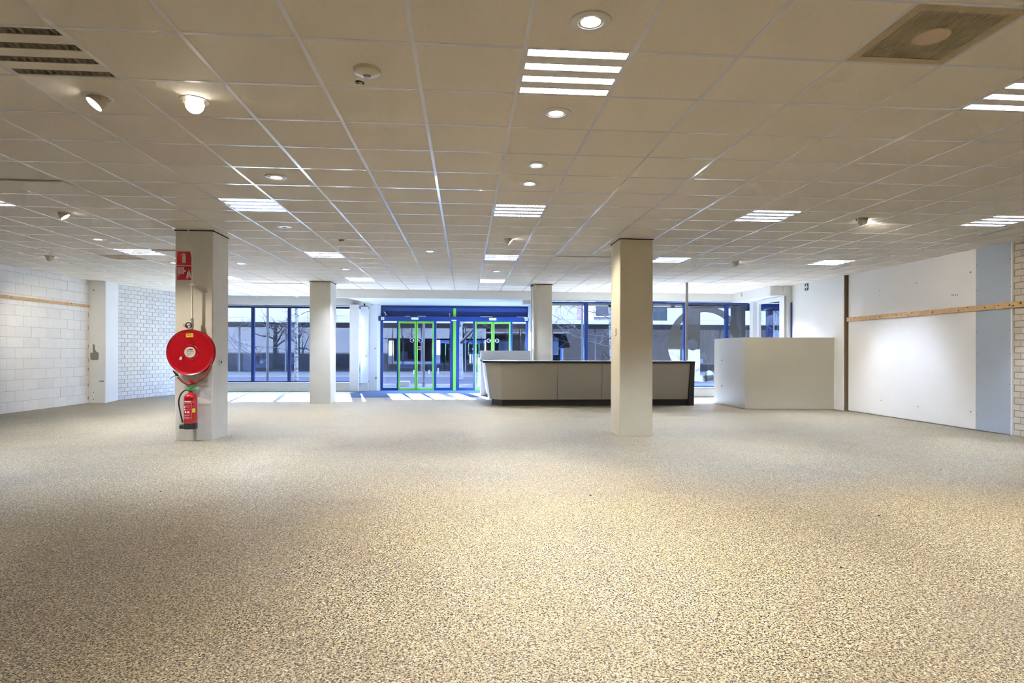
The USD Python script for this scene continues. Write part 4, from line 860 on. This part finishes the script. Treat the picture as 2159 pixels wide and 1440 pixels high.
far('lounge_chair', 'dark swivel chair with a paper card in the shop opposite', 'chair', (-12.0, YO + .9, -.06), [('seat', box(-.35, .35, -.3, .3, .4, .5, .04), 'sofa'), ('backrest', box(-.32, .3, .2, .32, .45, .95, .05), 'sofa'), ('pedestal', cyl((0, 0, .03), (0, 0, .4), .04, 10), 'steel'), ('base', lathe([(0, 0), (.3, 0), (.3, .02), (0, .04)], (0, 0, 0), n=16), 'steel'), ('price_card', box(-.12, .16, -.32, -.31, .5, .62), 'paper')])
far('table', 'white table with tapered legs in the shop opposite, right of the green post', 'table', (.35, YO + .8, -.06), [('tabletop', box(-.45, .6, -.4, .4, .72, .77, .01), 'facade'), ('leg', hull([(-.4, -.05, .72), (-.3, -.05, .72), (-.25, .05, .72), (-.33, 0, 0), (-.3, 0, 0), (-.3, .03, 0)]), 'facade'), ('leg', hull([(.4, -.05, .72), (.5, -.05, .72), (.5, .05, .72), (.5, 0, 0), (.53, 0, 0), (.53, .03, 0)]), 'facade')])
far('poster', 'pale poster hanging in the shop window opposite, right of the desk column', 'poster', (6.2, YO + .25, -.06), [('sheet', box(-.25, .25, 0, .01, 1.1, 2.3), 'paper'), ('heading', box(-.24, .24, -.004, .0, 2.02, 2.26), 'gpanel')])
far('poster', 'narrow pale banner in the shop window opposite, behind the birch on the right', 'poster', (8.3, YO + .25, -.06), [('sheet', box(-.15, .15, 0, .01, .9, 2.35), 'paper')])
far('flower_table', 'display table with plants and white boxes in the shop opposite, right', 'table', (16.5, YO + .7, -.06), [('tabletop', box(-.9, .9, -.3, .4, .5, .56, .01), 'facade'), ('leg', box(-.85, -.78, -.2, -.13, 0, .5), 'facade'), ('leg', box(.78, .85, -.2, -.13, 0, .5), 'facade'), ('white_box', box(-.5, -.1, -.2, .2, .56, .95, .01), 'paper'), ('white_box', box(.1, .4, -.2, .2, .56, .85, .01), 'paper'), ('plant', join(*[trimesh.creation.icosphere(1, .14).apply_translation([R.uniform(-.8, .8), R.uniform(-.1, .2), R.uniform(.9, 1.25)]) for _ in range(14)]), 'leaf')])
for x, y in ((-4.6, 40.5), (-3.1, 40.6), (-1.55, 41.0), (.9, 41.2), (-6.6, 41)):
    pass
for k, (x, zt_) in enumerate(((-3.05, .14), (-2.15, .14), (-1.62, .26), (-.72, .26))):
    far('bollard', f'small white post at the far kerb, {("leftmost", "second from left", "third from left", "rightmost")[k]} of four', 'bollard', (x, 37.5, -.1), [('post', box(-.045, .045, -.045, .045, 0, zt_ + .1, .01), 'stone'), ('cap', box(-.055, .055, -.055, .055, zt_ + .1, zt_ + .12, .004), 'stone')], 'white kerb posts')
far('kerb_rail', 'thin pale rail running between the white kerb posts', 'rail', (-1.7, 37.56, -.02), [('rail', cyl((-1.4, 0, .06), (1.6, 0, .06), .02, 6), 'stone')])
far('stone_block', 'white stone block on the pavement just outside the doors', 'block', (-2.36, 24.1, -.09), [('block', box(-.25, .25, -.2, .2, 0, .20, .015), 'stone')])
def lamp_post(x, y, label):
    return far('lamp_post', label, 'lamp post', (x, y, -.09), [('base', lathe([(0, 0), (.06, 0), (.06, .2), (.045, .24), (0, .24)], (0, 0, 0), n=14), 'post'), ('shaft', tube([(0, 0, .2), (0, 0, 5.5)], [.048, .04], 12), 'post'), ('lantern', lathe([(0, 5.5), (.08, 5.5), (.2, 5.75), (.16, 5.9), (0, 5.95)], (0, 0, 0), n=16), 'post')])
lamp_post(-7.19, 23.5, 'grey lamp post outside the left window'); lamp_post(-1.555, 23.6, 'grey lamp post outside the entrance doors'); lamp_post(5.1, 27.2, 'grey lamp post outside the right window left of the mullion')

def tree(name, label, x, y, r, hgt, bark, seed, first_branch, nb, spread, lean=0., droop=0.):
    rs = np.random.RandomState(seed); t = Thing(name, label, 'tree', (x, y, -.09), local=True)
    trunk = np.array([(0, 0, 0), (lean * .1, .02, hgt * .2), (lean * .3, 0, hgt * .5), (lean * .7, .05, hgt * .8), (lean, 0, hgt)])
    tp = curve(trunk, 24); t.add('trunk', tube(tp, np.linspace(r, r * .25, len(tp)), 12), bark, smooth=60)
    twigs = []
    for k in range(nb):
        f = first_branch + (1 - first_branch) * (k / nb) * .9; p = tp[int(f * (len(tp) - 1))]
        a = k * 2.4 + rs.uniform(-.4, .4) + seed; ln_ = spread * (1 - .55 * f) * rs.uniform(.7, 1.2)
        d = np.array([math.cos(a), math.sin(a) * .8, rs.uniform(.25, .7) - droop]); pts = [p]
        for s in range(5):
            d = d + rs.uniform(-.28, .28, 3) + [0, 0, .10 - droop * .3]; d /= np.linalg.norm(d); pts.append(pts[-1] + d * ln_ / 5)
        bp = curve(pts, 20); r0 = r * (.45 - .22 * f) * (1 if r > .15 else .42)
        t.add('branch', tube(bp, np.linspace(r0, r0 * .2, len(bp)), 7), bark if r > .2 else 'twig', smooth=60)
        for q in range(9 if r > .15 else 16):
            s0 = bp[rs.randint(4, len(bp))]; e = rs.uniform(-1, 1, 3); e[2] = e[2] * .8 + .1 - droop; e /= np.linalg.norm(e)
            tw = [s0]; l2 = ln_ * rs.uniform(.15, .35)
            for s in range(3):
                e = e + rs.uniform(-.4, .4, 3); e /= np.linalg.norm(e); tw.append(tw[-1] + e * l2 / 3)
            twigs.append(tube(tw, np.linspace(.010, .004, len(tw)), 3, cap=False))
            for w in range(3):
                s1 = tw[rs.randint(1, 4)]; g = e + rs.uniform(-.9, .9, 3); g /= np.linalg.norm(g)
                twigs.append(tube([s1, s1 + g * l2 * .3, s1 + g * l2 * .55 + rs.uniform(-.03, .03, 3)], [.005, .004, .003], 3, cap=False))
    t.add('twigs', join(*twigs), 'twig', stuff=True)
tree('birch_tree', 'white birch trunk outside the left window', -6.17, 23.5, .085, 7.5, 'birch', 3, .26, 16, 3.2, droop=.25)
tree('birch_tree', 'white birch trunk outside the right window, behind the front column', 5.62, 23.5, .12, 7.5, 'birch', 8, .30, 16, 3.4, lean=-.6, droop=.25)
tree('plane_tree', 'bare dark tree in the street, mirrored in the glass opposite on the left', -18.0, 25.0, .26, 8.5, 'bark', 5, .28, 14, 4.6)
tree('plane_tree', 'bare dark tree in the street, mirrored in the glass opposite at the entrance', -.30, 30.5, .20, 8.5, 'bark', 12, .30, 14, 4.6)
tree('plane_tree', 'bare dark tree in the street, mirrored in the glass opposite on the right', 15.5, 26.0, .26, 8.5, 'bark', 21, .28, 14, 4.6)
